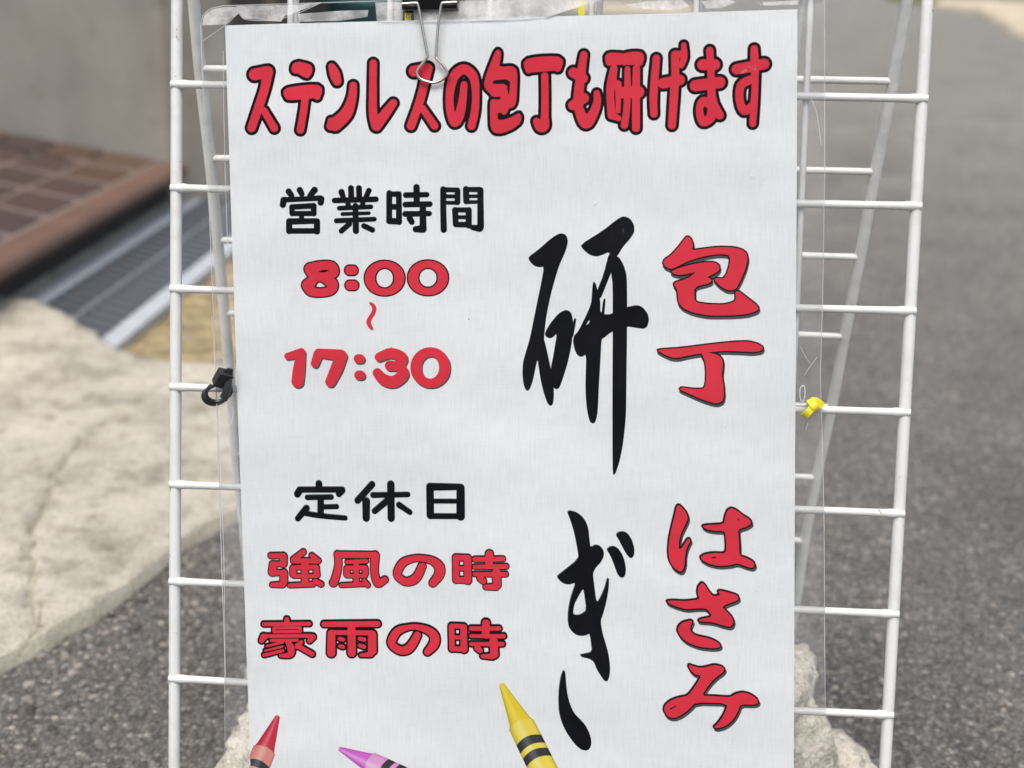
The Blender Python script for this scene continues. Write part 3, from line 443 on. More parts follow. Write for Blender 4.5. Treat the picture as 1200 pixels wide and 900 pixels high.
# white painted wire, scuffed
M_WIRE = mat('white_enamel_wire', (.78, .78, .745), rough=.38, spec=.45, coat=.15); nt, b = nodes_of(M_WIRE)
tc = nt.nodes.new('ShaderNodeTexCoord').outputs['Object']
chip = ramp(nt, noise_node(nt, tc, 210, 3, .55), [(.26, (.16, .13, .10)), (.30, (.61, .63, .62))])
dirt = ramp(nt, noise_node(nt, tc, 38, 6, .7), [(.30, (.86, .845, .80)), (.5, (1, 1, 1))])
nt.links.new(mixcol(nt, 1., chip, dirt, 'MULTIPLY'), b.inputs['Base Color']); bump_to(nt, b, noise_node(nt, tc, 120, 4), .00025)
# rear panel paint is older and yellower
M_WIRE2 = mat('aged_white_enamel', (.70, .715, .68), rough=.42, spec=.4, var=.12, scale=60, bump=.0006, bscale=120)
# paper: woven cloth-like vertical grain under the film
M_PAPER = mat('white_paper', (.8, .82, .83), rough=.6, spec=.3); nt, b = nodes_of(M_PAPER)
tc = nt.nodes.new('ShaderNodeTexCoord').outputs['Object']
v1 = noise_node(nt, tc, 1.0, 2, .55, (1150, 70, 1)); v2 = noise_node(nt, tc, 1.0, 2, .5, (90, 900, 1))
grain = ramp(nt, v1, [(.3, (.95, .953, .953)), (.5, (1, 1, 1)), (.72, (1.03, 1.03, 1.03))])
grain2 = ramp(nt, v2, [(.3, (.97, .973, .973)), (.5, (1, 1, 1))])
blot = ramp(nt, noise_node(nt, tc, 9, 5, .6), [(.3, (.975, .978, .98)), (.6, (1, 1, 1))])
c = mixcol(nt, 1., mixcol(nt, 1., mixcol(nt, 1., (.762, .803, .818), grain, 'MULTIPLY'), grain2, 'MULTIPLY'), blot, 'MULTIPLY')
nt.links.new(c, b.inputs['Base Color']); bump_to(nt, b, v1, .00006)
def ink(name, rgb, var=.1): return mat(name, rgb, rough=.6, spec=.08, var=var, scale=70)
M_RED = ink('red_ink', (.66, .038, .062), .06); M_BLACK = ink('black_ink', (.004, .0046, .0075), .3)
M_GREY = ink('grey_shadow_ink', (.075, .085, .085)); M_SOFT = ink('grey_highlight_ink', (.10, .125, .125))
M_SPECK = ink('print_speck', (.12, .12, .12))
# clear film
def film_mat(name, milk, rough=.12, gl=.2, wav=.0012, nsc=14, ior=1.2):
    m = bpy.data.materials.new(name); m.use_nodes = True; nt = m.node_tree; nt.nodes.clear()
    out = nt.nodes.new('ShaderNodeOutputMaterial'); tr = nt.nodes.new('ShaderNodeBsdfTransparent'); tr.inputs[0].default_value = (.995, .997, .997, 1)
    gl_ = nt.nodes.new('ShaderNodeBsdfGlossy'); gl_.inputs['Roughness'].default_value = rough; gl_.inputs[0].default_value = (gl, gl, gl, 1)
    df = nt.nodes.new('ShaderNodeBsdfDiffuse'); df.inputs[0].default_value = (.8, .82, .83, 1)
    tl = nt.nodes.new('ShaderNodeBsdfTranslucent'); tl.inputs[0].default_value = (.8, .82, .83, 1)
    m0 = nt.nodes.new('ShaderNodeMixShader'); m0.inputs[0].default_value = .25; nt.links.new(df.outputs[0], m0.inputs[1]); nt.links.new(tl.outputs[0], m0.inputs[2])
    tc = nt.nodes.new('ShaderNodeTexCoord').outputs['Object']
    n = noise_node(nt, tc, nsc, 6, .7); mr = nt.nodes.new('ShaderNodeMapRange'); mr.inputs[1].default_value = .4; mr.inputs[2].default_value = .8
    mr.inputs[3].default_value = milk[0]; mr.inputs[4].default_value = milk[1]; nt.links.new(n, mr.inputs[0])
    m1 = nt.nodes.new('ShaderNodeMixShader'); nt.links.new(mr.outputs[0], m1.inputs[0]); nt.links.new(tr.outputs[0], m1.inputs[1]); nt.links.new(m0.outputs[0], m1.inputs[2])
    lw = nt.nodes.new('ShaderNodeFresnel'); lw.inputs[0].default_value = ior
    m2 = nt.nodes.new('ShaderNodeMixShader'); nt.links.new(lw.outputs[0], m2.inputs[0]); nt.links.new(m1.outputs[0], m2.inputs[1]); nt.links.new(gl_.outputs[0], m2.inputs[2])
    bp = nt.nodes.new('ShaderNodeBump'); bp.inputs['Distance'].default_value = wav; nt.links.new(noise_node(nt, tc, 22, 3, .5), bp.inputs['Height'])
    nt.links.new(bp.outputs[0], gl_.inputs['Normal']); nt.links.new(bp.outputs[0], lw.inputs['Normal'])
    nt.links.new(m2.outputs[0], out.inputs[0]); return m
M_FILM = film_mat('clear_laminate', (.0, .01)); M_MILKY = film_mat('delaminated_film', (.3, .98), .3, nsc=75)
M_RIM = film_mat('film_edge', (.6, .9), .2); M_SEAL = film_mat('sealed_margin', (.04, .2), .1, gl=.6, nsc=30, ior=1.13); M_SCUFF_GLARE = film_mat('scuff_glare_film', (-.7, .7), .4, nsc=150, ior=1.0)
M_TEAR = film_mat('torn_film', (.75, .95), .3)
M_CLIP = mat('black_lacquer', (.006, .006, .007), rough=.2, spec=.3)
M_CHROME = mat('clip_steel', (.56, .53, .48), rough=.24, metal=1., var=.12, scale=300)
M_NYLON = mat('black_nylon', (.016, .018, .022), rough=.38, spec=.5, var=.3, scale=200)
M_YELLOW = mat('yellow_vinyl', (.78, .70, .03), rough=.35, spec=.5, var=.06, scale=90)

# ------------------------------------------------------------------ ground
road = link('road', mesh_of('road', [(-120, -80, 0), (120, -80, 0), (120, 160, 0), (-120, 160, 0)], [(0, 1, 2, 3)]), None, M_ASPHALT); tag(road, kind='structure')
def wavy(x, y, s, seed=0.): return noise.noise(Vector((x * s, y * s, seed)))
def slab(name, outline, zfun, step, mat_, extra=(), skirt=-.02, jitter=.35):
    """ground slab: outline -> triangulated top with height zfun(x,y), real edge down to skirt"""
    out = []
    n = len(outline)
    for i in range(n):
        a, b_ = Vector(outline[i]), Vector(outline[(i + 1) % n]); L = (b_ - a).length; k = max(1, int(L / step)); nn = Vector((-(b_ - a).y, (b_ - a).x)).normalized()
        for j in range(k):
            p = a.lerp(b_, j / k); p = p + nn * (wavy(p.x, p.y, 22, 3) * step * .9 + wavy(p.x, p.y, 70, 5) * step * .35) * jitter; out.append(p)
    n = len(out); pts = list(out); xs = [p.x for p in out]; ys = [p.y for p in out]
    def inside(x, y):
        c = False; j = n - 1
        for i in range(n):
            if (out[i].y > y) != (out[j].y > y) and x < (out[j].x - out[i].x) * (y - out[i].y) / (out[j].y - out[i].y) + out[i].x: c = not c
            j = i
        return c
    y = min(ys) + step
    while y < max(ys):
        x = min(xs) + step
        while x < max(xs):
            px, py = x + random.uniform(-.3, .3) * step, y + random.uniform(-.3, .3) * step
            if inside(px, py): pts.append(Vector((px, py)))
            x += step
        y += step
    for q in extra:
        if inside(*q): pts.append(Vector(q))
    vs, es, fs, *_ = delaunay_2d_cdt(pts, [(i, (i + 1) % n) for i in range(n)], [], 1, 1e-5)
    V = [(v.x, v.y, zfun(v.x, v.y)) for v in vs]; Fc = [tuple(f) for f in fs]
    cnt = {}
    for f in Fc:
        for i in range(len(f)):
            e = (f[i], f[(i + 1) % len(f)]); cnt[e] = cnt.get(e, 0) + 1
    low = {}
    for (a, b_) in list(cnt):
        if (b_, a) not in cnt:
            for q in (a, b_):
                if q not in low: low[q] = len(V); V.append((V[q][0], V[q][1], skirt))
            Fc.append((b_, a, low[a], low[b_]))
    o = link(name, mesh_of(name, V, Fc, True), None, mat_); return tag(o, kind='structure')
# worn concrete apron with a crack, swelling over the end of the drain
crack = [(-.40, .30), (-.455, .42), (-.48, .496), (-.505, .60), (-.517, .68), (-.516, .756), (-.50, .84), (-.487, .906), (-.465, .97)]
cp = smooth_path([(x, y, 0) for x, y in crack], 12); crk = [(p.x + wavy(p.x, p.y, 60, 9) * .010 + wavy(p.x, p.y, 160, 3) * .005, p.y) for p in cp]
ex = []
for (x, y) in crk:
    for dx in (-.0052, -.0024, 0, .0024, .0052): ex.append((x + dx, y))
ca = np.array(crk)
def apron_z(x, y):
    z = .015 + .003 * wavy(x, y, 7) + .0035 * wavy(x, y, 34, 2) + .0016 * wavy(x, y, 90, 4)
    s_ = min(1, max(0, (y - .84) / .10)); z += .016 * s_ * s_ * (3 - 2 * s_) * min(1, max(0, (-.56 - x) / .05))
    z += .010 * math.exp(-(((x + .80) / .13) ** 2 + ((y - 1.10) / .07) ** 2)) + .004 * math.exp(-(((x + .62) / .1) ** 2 + ((y - 1.0) / .04) ** 2))
    z -= .004 * math.exp(-(((x + .78) / .2) ** 2 + ((y - .985) / .02) ** 2))
    d = np.min(np.hypot(ca[:, 0] - x, ca[:, 1] - y)); z -= .013 * math.exp(-(d / .0022) ** 2) * (1 if y < .74 else .5)
    return z
slab('concrete_apron', [(-.60, -.6), (-.52, -.2), (-.455, .12), (-.413, .262), (-.387, .298), (-.366, .37), (-.348, .447), (-.332, .498), (-.314, .548), (-.27, .64), (-.24, .80), (-.25, .93), (-.33, .99), (-.42, .985), (-.507, .972), (-.60, 1.0), (-.67, 1.075), (-.729, 1.13), (-.80, 1.165), (-.95, 1.17), (-1.8, 1.2), (-1.8, -.6)], apron_z, .020, M_APRON, ex, jitter=.55)
slab('sandy_soil', [(-.592, .93), (-.26, .90), (-.22, 1.4), (-.3, 2.2), (-.4, 3.2), (-.592, 3.4)], lambda x, y: .006 + .008 * wavy(x, y, 18) + .004 * wavy(x, y, 60, 2), .035, M_SOIL)
slab('dry_verge', [(2.2, 6.2), (2.25, 7.2), (2.36, 8.1), (2.55, 9.5), (2.54, 10.3), (2.44, 10.8), (2.7, 11.6), (6, 10.5), (6, 6.2)], lambda x, y: .03 + .03 * wavy(x, y, 3), .16, M_VERGE, jitter=1.)
slab('mossy_verge', [(2.32, 10.9), (2.5, 10.8), (2.66, 11.4), (2.5, 11.9), (2.25, 11.5)], lambda x, y: .05 + .02 * wavy(x, y, 5), .1, M_MOSS, jitter=1.)
slab('grey_path', [(2.4, 11.9), (9, 10.6), (9, 20), (2.4, 20)], lambda x, y: .006, 1.2, M_GREYPATH, jitter=.2)
slab('pale_gravel_patch', [(-.3, 8.6), (.45, 8.5), (.6, 9.2), (.2, 9.6), (-.35, 9.3)], lambda x, y: .006, .12, M_VERGE, jitter=1.)
# loose grit bedded in the asphalt
ico = bmesh.new(); bmesh.ops.create_icosphere(ico, subdivisions=1, radius=1); iv = np.array([v.co[:] for v in ico.verts]); ifc = [[v.index for v in f.verts] for f in ico.faces]; ico.free()
V, Fc = [], []
def grit(n, x0, x1, y0, y1, s0, s1, keep):
    k = 0
    while k < n:
        x, y = random.uniform(x0, x1), random.uniform(y0, y1)
        if not keep(x, y): k += .2; continue
        k += 1; s = s0 + (s1 - s0) * random.random() ** 2.5; a = random.random() * 6.28; ca_, sa = math.cos(a), math.sin(a)
        sc = np.array([random.uniform(.7, 1.2), random.uniform(.7, 1.2), random.uniform(.45, .8)]) * s
        q = iv * sc * (1 + rng.uniform(-.18, .18, (len(iv), 1))); q = np.c_[q[:, 0] * ca_ - q[:, 1] * sa, q[:, 0] * sa + q[:, 1] * ca_, q[:, 2]] + (x, y, s * .12)
        o = len(V); V.extend(map(tuple, q)); Fc.extend([tuple(i + o for i in f) for f in ifc])
edge_x = lambda y: np.interp(y, [-.6, .12, .262, .37, .5, .64, .8, .93, .97, 3.4], [-.6, -.455, -.413, -.366, -.332, -.27, -.24, -.25, -.2, -.2])
grit(5200, -.75, .9, -.25, 1.9, .0010, .0030, lambda x, y: x > edge_x(y) + .008)
grit(900, -.5, -.2, .05, .75, .0014, .0048, lambda x, y: edge_x(y) + .004 < x < edge_x(y) + .09)
grit(700, -.6, -.25, .95, 2.2, .003, .010, lambda x, y: x > -.585)
gm = mesh_of('loose_grit', V, Fc); tag(link('loose_grit', gm, None, M_PEBBLE), 'scattered pale grit bedded in the grey asphalt', 'gravel', kind='stuff')

# ------------------------------------------------------------------ drain with slatted grate
drain = empty('drain_grate', (-.692, 1.0, 0)); tag(drain, 'steel drain grate with pale frame running along the tiled porch step', 'drain grate')
def part(name, geo, parent, m, smooth=False, bev=0, off=None):
    o = parent.location if off is None else Vector(off); v, f = geo
    me = mesh_of(name, [Vector(p) - o for p in v], f, smooth)
    if bev: bevel_mesh(me, bev)
    return link(name, me, parent, m)
Y0, Y1 = .99, 4.6
part('pit', box_geo(-.79, -.60, Y0, Y1, -.0005, .003), drain, M_PIT)
part('frame_rail', box_geo(-.622, -.592, Y0, Y1, .0045, .020), drain, M_GALV, bev=.002)
part('frame_rail', box_geo(-.792, -.762, Y0, Y1, .0045, .020), drain, M_GALV, bev=.002)
v, f = box_geo(-.762, -.622, -.0100, .0100, .005, .017); v = [Vector((x, y - (x + .692) * .58, z)) - Vector((-.692, 0, 0)) for x, y, z in v]
barm = bevel_mesh(mesh_of('bar', v, f), .0012, 1); barm.materials.append(M_BAR)
y = Y0 + .06
while y < Y1 - .06:
    o = link('bar', barm, drain); o.location = (0, y - 1.0, 0); y += .032
v, f = tube_geo([(-.694 + .0012 * math.sin(i * 1.4), Y0 + .02 + i * .01, .0175) for i in range(int((Y1 - Y0 - .04) / .01))], [.0030 + .0014 * (i % 2) for i in range(int((Y1 - Y0 - .04) / .01))], 6)
part('twisted_cross_rod', (v, f), drain, M_CROSS, True)

# ------------------------------------------------------------------ tiled porch step
porch = empty('porch_step', (-1.2, 1.5, 0)); tag(porch, 'low porch step of dark brown tiles with reddish smooth nosing beside the grey wall', 'porch')
ZP = .10
part('core', box_geo(-2.6, -.819, .2, 1.905, 0, ZP - .003), porch, M_GROUT)
part('riser', box_geo(-.8185, -.815, .2, 1.90, 0, ZP - .0265), porch, M_RISER)
part('mortar_fillet', ([(-.8145, 1.0, .002), (-.7925, 1.0, .016), (-.8145, 1.0, .024), (-.8145, 2.05, .002), (-.7925, 2.05, .016), (-.8145, 2.05, .024)], [(0, 1, 4, 3), (1, 2, 5, 4), (0, 3, 5, 2), (0, 2, 1), (3, 4, 5)]), porch, M_BASE)
prof = [(-.8205, ZP - .026), (-.8205, ZP), (-.782, ZP), (-.775, ZP - .002), (-.770, ZP - .007), (-.768, ZP - .013), (-.770, ZP - .020), (-.776, ZP - .026)]
ys = [.2, .48, .76, 1.04, 1.32, 1.60, 1.905]
for i in range(len(ys) - 1):
    a, b_ = ys[i] + .0012, ys[i + 1] - .0012; n = len(prof)
    v = [(x, a, z) for x, z in prof] + [(x, b_, z) for x, z in prof]
    f = [(k, (k + 1) % n, n + (k + 1) % n, n + k)[::-1] for k in range(n)] + [tuple(range(n)), tuple(range(2 * n - 1, n - 1, -1))]
    part('nosing', (v, f), porch, M_NOSE)
SK = -.60   # tile courses follow the slanted wall: dy = SK * dx
def yw(x): return 1.898 + (x + .807) * (2.274 - 1.898) / (-1.299 + .807)     # wall foot
PX, PY, GX, GY = .127, .134, .014, .022
tm = {}
for i in range(7):
    x1 = -.838 - i * PX; x0 = x1 - PX + GX
    k = 0
    yc = yw(-.9) - .008
    while k < 13:
        ya = yc - k * PY - (i % 2) * .0 ; yb = ya - PY + GY
        sh = lambda x: (x + .9) * SK * 1.0
        key = i % 4
        if key not in tm:
            v = [(0, 0), (x1 - x0, (x1 - x0) * SK)]
            base = [(0, 0), (x1 - x0, (x1 - x0) * SK), (x1 - x0, (x1 - x0) * SK + (ya - yb)), (0, ya - yb)]
            V3 = [(p[0], p[1], ZP - .0065) for p in base] + [(p[0], p[1], ZP - .0005) for p in base]
            tm[key] = True; tile_mesh_v = V3
            tile_meshes = []
            for mi in range(4):
                m_ = bevel_mesh(mesh_of('tile', V3, [(3, 2, 1, 0), (4, 5, 6, 7), (0, 1, 5, 4), (1, 2, 6, 5), (2, 3, 7, 6), (3, 0, 4, 7)]), .002, 1); m_.materials.append(M_TILE[mi]); tile_meshes.append(m_)
        lo = yb + sh(x0)
        if lo > .25:
            o = link('tile', tile_meshes[random.choices([0, 1, 2, 3], [5, 2 if i < 1 else 4, 5, 1 if i < 1 else 2])[0]], porch); o.location = Vector((x0, lo, 0)) - porch.location
        k += 1

# ------------------------------------------------------------------ building
house = empty('house_wall', (-1.0, 2.3, 0)); tag(house, 'grey rendered house wall behind the tiled porch with stained foot', 'wall')
d = Vector((-1.299 + .807, 2.274 - 1.898)).normalized(); nrm = Vector((-d.y, d.x)) ; nrm = nrm if nrm.y < 0 else -nrm
p0 = Vector((-.809, 1.900)); p1 = p0 + d * 3.2
back = Vector((d.y, -d.x)); back = back if back.y > 0 else -back
quad = [p0, p1, p1 + back * .16, p0 + back * .16]
v = [(q.x, q.y, -.01) for q in quad] + [(q.x, q.y, 2.6) for q in quad]
ff = [(3, 2, 1, 0), (4, 5, 6, 7), (0, 1, 5, 4), (1, 2, 6, 5), (2, 3, 7, 6), (3, 0, 4, 7)]
part('front_wall', (v, ff), house, M_PLASTER, bev=.008)
part('side_wall', box_geo(-.96, -.885, 2.14, 7.6, 0, 2.6), house, M_PLASTER_DARK)
for i, yy in enumerate((2.425, 2.95, 3.9, 5.2)):
    part('post', box_geo(-.93, -.872, yy, yy + .10, .0, 2.55), house, M_POST, bev=.004)
part('footing', box_geo(-.94, -.815, 2.10, 2.34, 0, .088), house, M_BASE, bev=.014)
part('footing', box_geo(-.94, -.83, 2.36, 7.4, 0, .05), house, M_BASE, bev=.008)
bucket = empty('teal_bin', (-.745, 3.62, 0)); tag(bucket, 'teal plastic bin standing against the dark side wall', 'bin')
def lathe(prof, n=28):
    V = [(r * math.cos(2 * math.pi * k / n), r * math.sin(2 * math.pi * k / n), z) for r, z in prof for k in range(n)]
    Fs = [(i * n + k, i * n + (k + 1) % n, (i + 1) * n + (k + 1) % n, (i + 1) * n + k) for i in range(len(prof) - 1) for k in range(n)]
    return V, Fs
link('tub', mesh_of('tub', *lathe([(.0, .0), (.085, .0), (.11, .30), (.118, .302), (.118, .315), (.104, .315), (.08, .01), (0, .01)]), True), bucket, M_TEAL)
link('handle', mesh_of('handle', *tube_geo([(.118 * math.cos(a), .02, .30 - .10 * math.sin(a)) for a in [math.pi * k / 14 for k in range(15)]], .003, 6), True), bucket, M_CHROME)

# ------------------------------------------------------------------ rubble weights
def chunk(name, c, size, seed, label, sub=5, angular=.35, rot=0):
    bm = bmesh.new(); bmesh.ops.create_icosphere(bm, subdivisions=sub, radius=1)
    for v in bm.verts:
        p = v.co.normalized(); q = Vector([math.copysign(abs(t) ** .55, t) for t in p]); p = p.lerp(q, .75)
        s = 1 + .12 * abs(noise.noise(p * 4.2 + Vector((seed, 3, 1)))) + angular * noise.noise(p * 1.3 + Vector((seed, 0, 0))) + .14 * noise.noise(p * 3.1 + Vector((0, seed, 0))) + .075 * noise.noise(p * 8 + Vector((0, 0, seed))) + .045 * noise.noise(p * 22 + Vector((seed, seed, 0)))
        p = p * s; v.co = Vector((p.x * size[0], p.y * size[1], p.z * size[2]))
    zmin = min(v.co.z for v in bm.verts)
    for v in bm.verts:
        v.co.z = max(v.co.z, zmin * .8) - zmin * .8
    m = mesh_of(name, [v.co[:] for v in bm.verts], [[w.index for w in f.verts] for f in bm.faces], True); bm.free()
    o = link(name, m, None, M_RUBBLE); o.location = c; o.rotation_euler.z = rot
    return tag(o, label, 'rubble', 'broken concrete weights inside the stand')
chunk('concrete_chunk', (.125, .165, 0), (.054, .05, .055), 2.3, 'tall broken concrete chunk inside the stand on the asphalt side, rounded top')
chunk('concrete_chunk', (.182, .165, 0), (.040, .045, .022), 7.1, 'low sloping broken concrete piece leaning against the taller chunk on the asphalt side', rot=.4)
chunk('concrete_chunk', (-.152, .135, 0), (.042, .042, .030), 4.6, 'rough concrete lump inside the stand, on the side facing the porch')
chunk('concrete_chunk', (-.178, .29, 0), (.04, .035, .022), 9.4, 'blurred concrete lump behind the others near the rear legs, porch side')

# ------------------------------------------------------------------ folding wire stand
stand = empty('wire_display_stand', (0, .135, 0)); tag(stand, 'white folding wire grid stand carrying the sharpening sign', 'display stand')
FN = Vector(FRONT_NORMAL); RN = Vector(REAR_NORMAL)
ff_ = part('front_frame', tube_geo(dense(FRONT_TUBE), .0032, 14), stand, M_WIRE, True)
rf_ = part('rear_frame', tube_geo(dense(REAR_TUBE), .0034, 14), stand, M_WIRE2, True)
def rod(name, a, b_, r, parent, m, n, off, weld=False, over=.0025):
    a, b_ = Vector(a) + n * off, Vector(b_) + n * off; d_ = (b_ - a).normalized(); a -= d_ * over; b_ += d_ * over
    L = (b_ - a).length; N = 18; sag = random.uniform(-.0007, .0007)
    pts = [a.lerp(b_, i / N) + Vector((0, 0, sag * math.sin(math.pi * i / N) + random.uniform(-.00008, .00008))) for i in range(N + 1)]
    rr = [r] * (N + 1)
    if weld:
        e = .0045 / L
        ts = [0, e * .6, e * 1.6, e * 2.2] + [i / N for i in range(1, N)] + [1 - e * 2.2, 1 - e * 1.6, 1 - e * .6, 1]
        pts = [a.lerp(b_, t) + Vector((0, 0, sag * math.sin(math.pi * t))) for t in ts]; rr = [r * .96, r * 1.06, r * 1.22, r * 1.06] + [r] * (N - 1) + [r * 1.06, r * 1.22, r * 1.06, r * .96]
    v, f = tube_geo(pts, rr, 10)
    return link(name, mesh_of(name, [p - stand.location for p in v], f, True), parent, m)
for a, b_ in FRONT_RUNGS: rod('rung', a, b_, .0021, ff_, M_WIRE, FN, .0019, True)
for a, b_ in FRONT_WIRES: rod('wire', a, b_, .0018, ff_, M_WIRE, FN, -.0014)
for a, b_ in REAR_RUNGS: rod('rung', a, b_, .0021, rf_, M_WIRE2, RN, .0006, False, over=0)
for a, b_ in REAR_WIRES: rod('wire', a, b_, .0018, rf_, M_WIRE2, RN, -.0016)

# ------------------------------------------------------------------ laminated sign
SM = Matrix([[SIGN_X[i], SIGN_Y[i], SIGN_Z[i], SIGN_O[i]] for i in range(3)] + [[0, 0, 0, 1]])
def wob(x, y):   # gentle buckle of the sheet, mm
    return .10 * math.sin(y * .11 + x * .012) + .06 * math.sin(x * .13 + y * .03) + .8 * math.sin(x * .021 + 1.1) * math.sin(y * .013 + .4) + .3 * math.sin(x * .05 + y * .017)
def S(x, y, z): return (x * .001, y * .001, (z + wob(x, y)) * .001)
sign = empty('laminated_sign', matrix=SM); tag(sign, 'laminated white sheet with red and black Japanese lettering clipped to the wire stand', 'sign')
PWID, PH = 297., 420.
def grid_sheet(x0, x1, y0, y1, z0, z1, nx, ny):
    V, Fs = [], []
    for z in (z0, z1):
        for j in range(ny + 1):
            for i in range(nx + 1): V.append(S(x0 + (x1 - x0) * i / nx, y0 + (y1 - y0) * j / ny, z))
    o = (nx + 1) * (ny + 1)
    for j in range(ny):
        for i in range(nx):
            a = j * (nx + 1) + i; Fs.append((a + nx + 1, a + nx + 2, a + 1, a)); Fs.append((o + a, o + a + 1, o + a + nx + 2, o + a + nx + 1))
    ring = [i for i in range(nx)] + [nx + j * (nx + 1) for j in range(ny)] + [ny * (nx + 1) + nx - i for i in range(nx)] + [(ny - j) * (nx + 1) for j in range(ny)]
    for k in range(len(ring)):
        a, b_ = ring[k], ring[(k + 1) % len(ring)]; q = len(V); V += [V[a], V[b_], V[o + b_], V[o + a]]; Fs.append((q, q + 1, q + 2, q + 3))
    return V, Fs
paper = link('paper', mesh_of('paper', *grid_sheet(-PWID / 2, PWID / 2, 0, PH, -.35, 0, 66, 94), True), sign, M_PAPER)

# lettering: distance field of strokes and outlines, contoured into flat print layers
def chaikin(p, it=1):
    for _ in range(it):
        q = []
        for i in range(len(p)):
            a, b_ = np.array(p[i]), np.array(p[(i + 1) % len(p)]); q += [a * .8 + b_ * .2, a * .2 + b_ * .8]
        p = q
    return np.array(p)
def poly_sdf(P, p):
    d = np.full(P.shape[:2], 1e9); ins = np.zeros(P.shape[:2], bool); n = len(p); x, y = P[..., 0], P[..., 1]
    for i in range(n):
        a, b_ = p[i], p[(i + 1) % n]; ab = b_ - a; L = ab @ ab + 1e-12
        t = np.clip(((x - a[0]) * ab[0] + (y - a[1]) * ab[1]) / L, 0, 1); d = np.minimum(d, (x - a[0] - ab[0] * t) ** 2 + (y - a[1] - ab[1] * t) ** 2)
        if a[1] != b_[1]: ins ^= ((a[1] > y) != (b_[1] > y)) & (x < ab[0] * (y - a[1]) / (ab[1]) + a[0])
    return np.where(ins, -1, 1) * np.sqrt(d)
def cap_sdf(P, a, b_):
    ab = np.array(b_[:2]) - np.array(a[:2]); L = ab @ ab + 1e-12; x, y = P[..., 0] - a[0], P[..., 1] - a[1]
    t = np.clip((x * ab[0] + y * ab[1]) / L, 0, 1); return np.hypot(x - ab[0] * t, y - ab[1] * t) - (a[2] + (b_[2] - a[2]) * t)
def curve3(s):
    if len(s) < 3: return s
    return [tuple(p) for p in smooth_path(s, 4)]
STEP = .17
def field(strokes, polys, holes, pad):
    pts = [(x + sx * r, y + sy * r) for s in strokes for x, y, r in s for sx in (-1, 1) for sy in (-1, 1)] + [q for p in polys for q in p]
    a = np.array(pts); lo = a.min(0) - pad; hi = a.max(0) + pad
    gx = np.arange(lo[0], hi[0] + STEP, STEP); gy = np.arange(lo[1], hi[1] + STEP, STEP); P = np.stack(np.meshgrid(gx, gy), -1)
    D = np.full(P.shape[:2], 1e3)
    for s in strokes:
        s = curve3(s)
        for i in range(len(s) - 1): D = np.minimum(D, cap_sdf(P, s[i], s[i + 1]))
    for p in polys: D = np.minimum(D, poly_sdf(P, chaikin(p)))
    for h in holes: D = np.maximum(D, -poly_sdf(P, chaikin(h)))
    return gx, gy, D
def contour(gx, gy, D, iso, off, z, V, Fs, mi, MI):
    Q = D - iso; ins = Q < 0
    a, b_, c, d_ = ins[:-1, :-1], ins[:-1, 1:], ins[1:, 1:], ins[1:, :-1]
    full = a & b_ & c & d_; mixed = (a | b_ | c | d_) & ~full
    def face(pts):
        o = len(V); V.extend(S(x + off[0], y + off[1], z) for x, y in pts); Fs.append(tuple(range(o, o + len(pts)))); MI.append(mi)
    for j in range(full.shape[0]):
        row = full[j]; idx = np.flatnonzero(np.diff(np.r_[0, row.astype(np.int8), 0]))
        for s, e in zip(idx[::2], idx[1::2]):
            while s < e:
                t = min(e, s + 24); face([(gx[s], gy[j]), (gx[t], gy[j]), (gx[t], gy[j + 1]), (gx[s], gy[j + 1])]); s = t
    for j, i in zip(*np.nonzero(mixed)):
        cs = [(gx[i], gy[j], Q[j, i]), (gx[i + 1], gy[j], Q[j, i + 1]), (gx[i + 1], gy[j + 1], Q[j + 1, i + 1]), (gx[i], gy[j + 1], Q[j + 1, i])]
        out = []
        for k in range(4):
            p, q = cs[k], cs[(k + 1) % 4]
            if p[2] < 0: out.append(p[:2])
            if (p[2] < 0) != (q[2] < 0):
                t = p[2] / (p[2] - q[2]); out.append((p[0] + (q[0] - p[0]) * t, p[1] + (q[1] - p[1]) * t))
        if len(out) >= 3: face(out)
# style -> layers (material, growth mm, offset mm)
STY = {
 'head': [(M_BLACK, 1.58, (0, 0)), (M_RED, 0, (0, 0))], 'black': [(M_BLACK, 0, (0, 0))],
 'thin': [(M_BLACK, .75, (0, 0)), (M_RED, 0, (0, 0))], 'plain': [(M_RED, 0, (0, 0))],
 'drop': [(M_GREY, 0, (.62, -.85)), (M_RED, 0, (0, 0))], 'soft': [(M_SOFT, 0, (-.1, .38)), (M_BLACK, 0, (0, 0))],
 'wind': [(M_SOFT, .55, (-.05, .36)), (M_BLACK, .58, (0, 0)), (M_RED, 0, (0, 0))],
 'rain': [(M_SOFT, .85, (-.05, .42)), (M_BLACK, .95, (0, 0)), (M_RED, 0, (0, 0))],
 'brush': [(M_BLACK, 0, (0, 0))], 'brushsoft': [(M_SOFT, 0, (-.3, .32)), (M_BLACK, 0, (0, 0))],
 'knife': [(M_GREY, .75, (.35, -1.45)), (M_BLACK, .75, (0, 0)), (M_RED, 0, (0, 0))],
 'scissors': [(M_SOFT, .8, (-.2, .3)), (M_GREY, .75, (.6, -1.35)), (M_BLACK, .8, (0, 0)), (M_RED, 0, (0, 0))]}
for line, style, strokes, polys, holes in GLYPHS:
    gx, gy, D = field(strokes, polys, holes, 2.4); V, Fs, MI = [], [], []; me = bpy.data.meshes.new('character')
    for li, (m_, grow, off) in enumerate(STY[style]):
        contour(gx, gy, D, grow, off, .07 + .09 * li, V, Fs, li, MI); me.materials.append(m_)
    me.from_pydata(V, [], Fs); me.polygons.foreach_set('material_index', MI); me.update()
    link('character', me, paper)

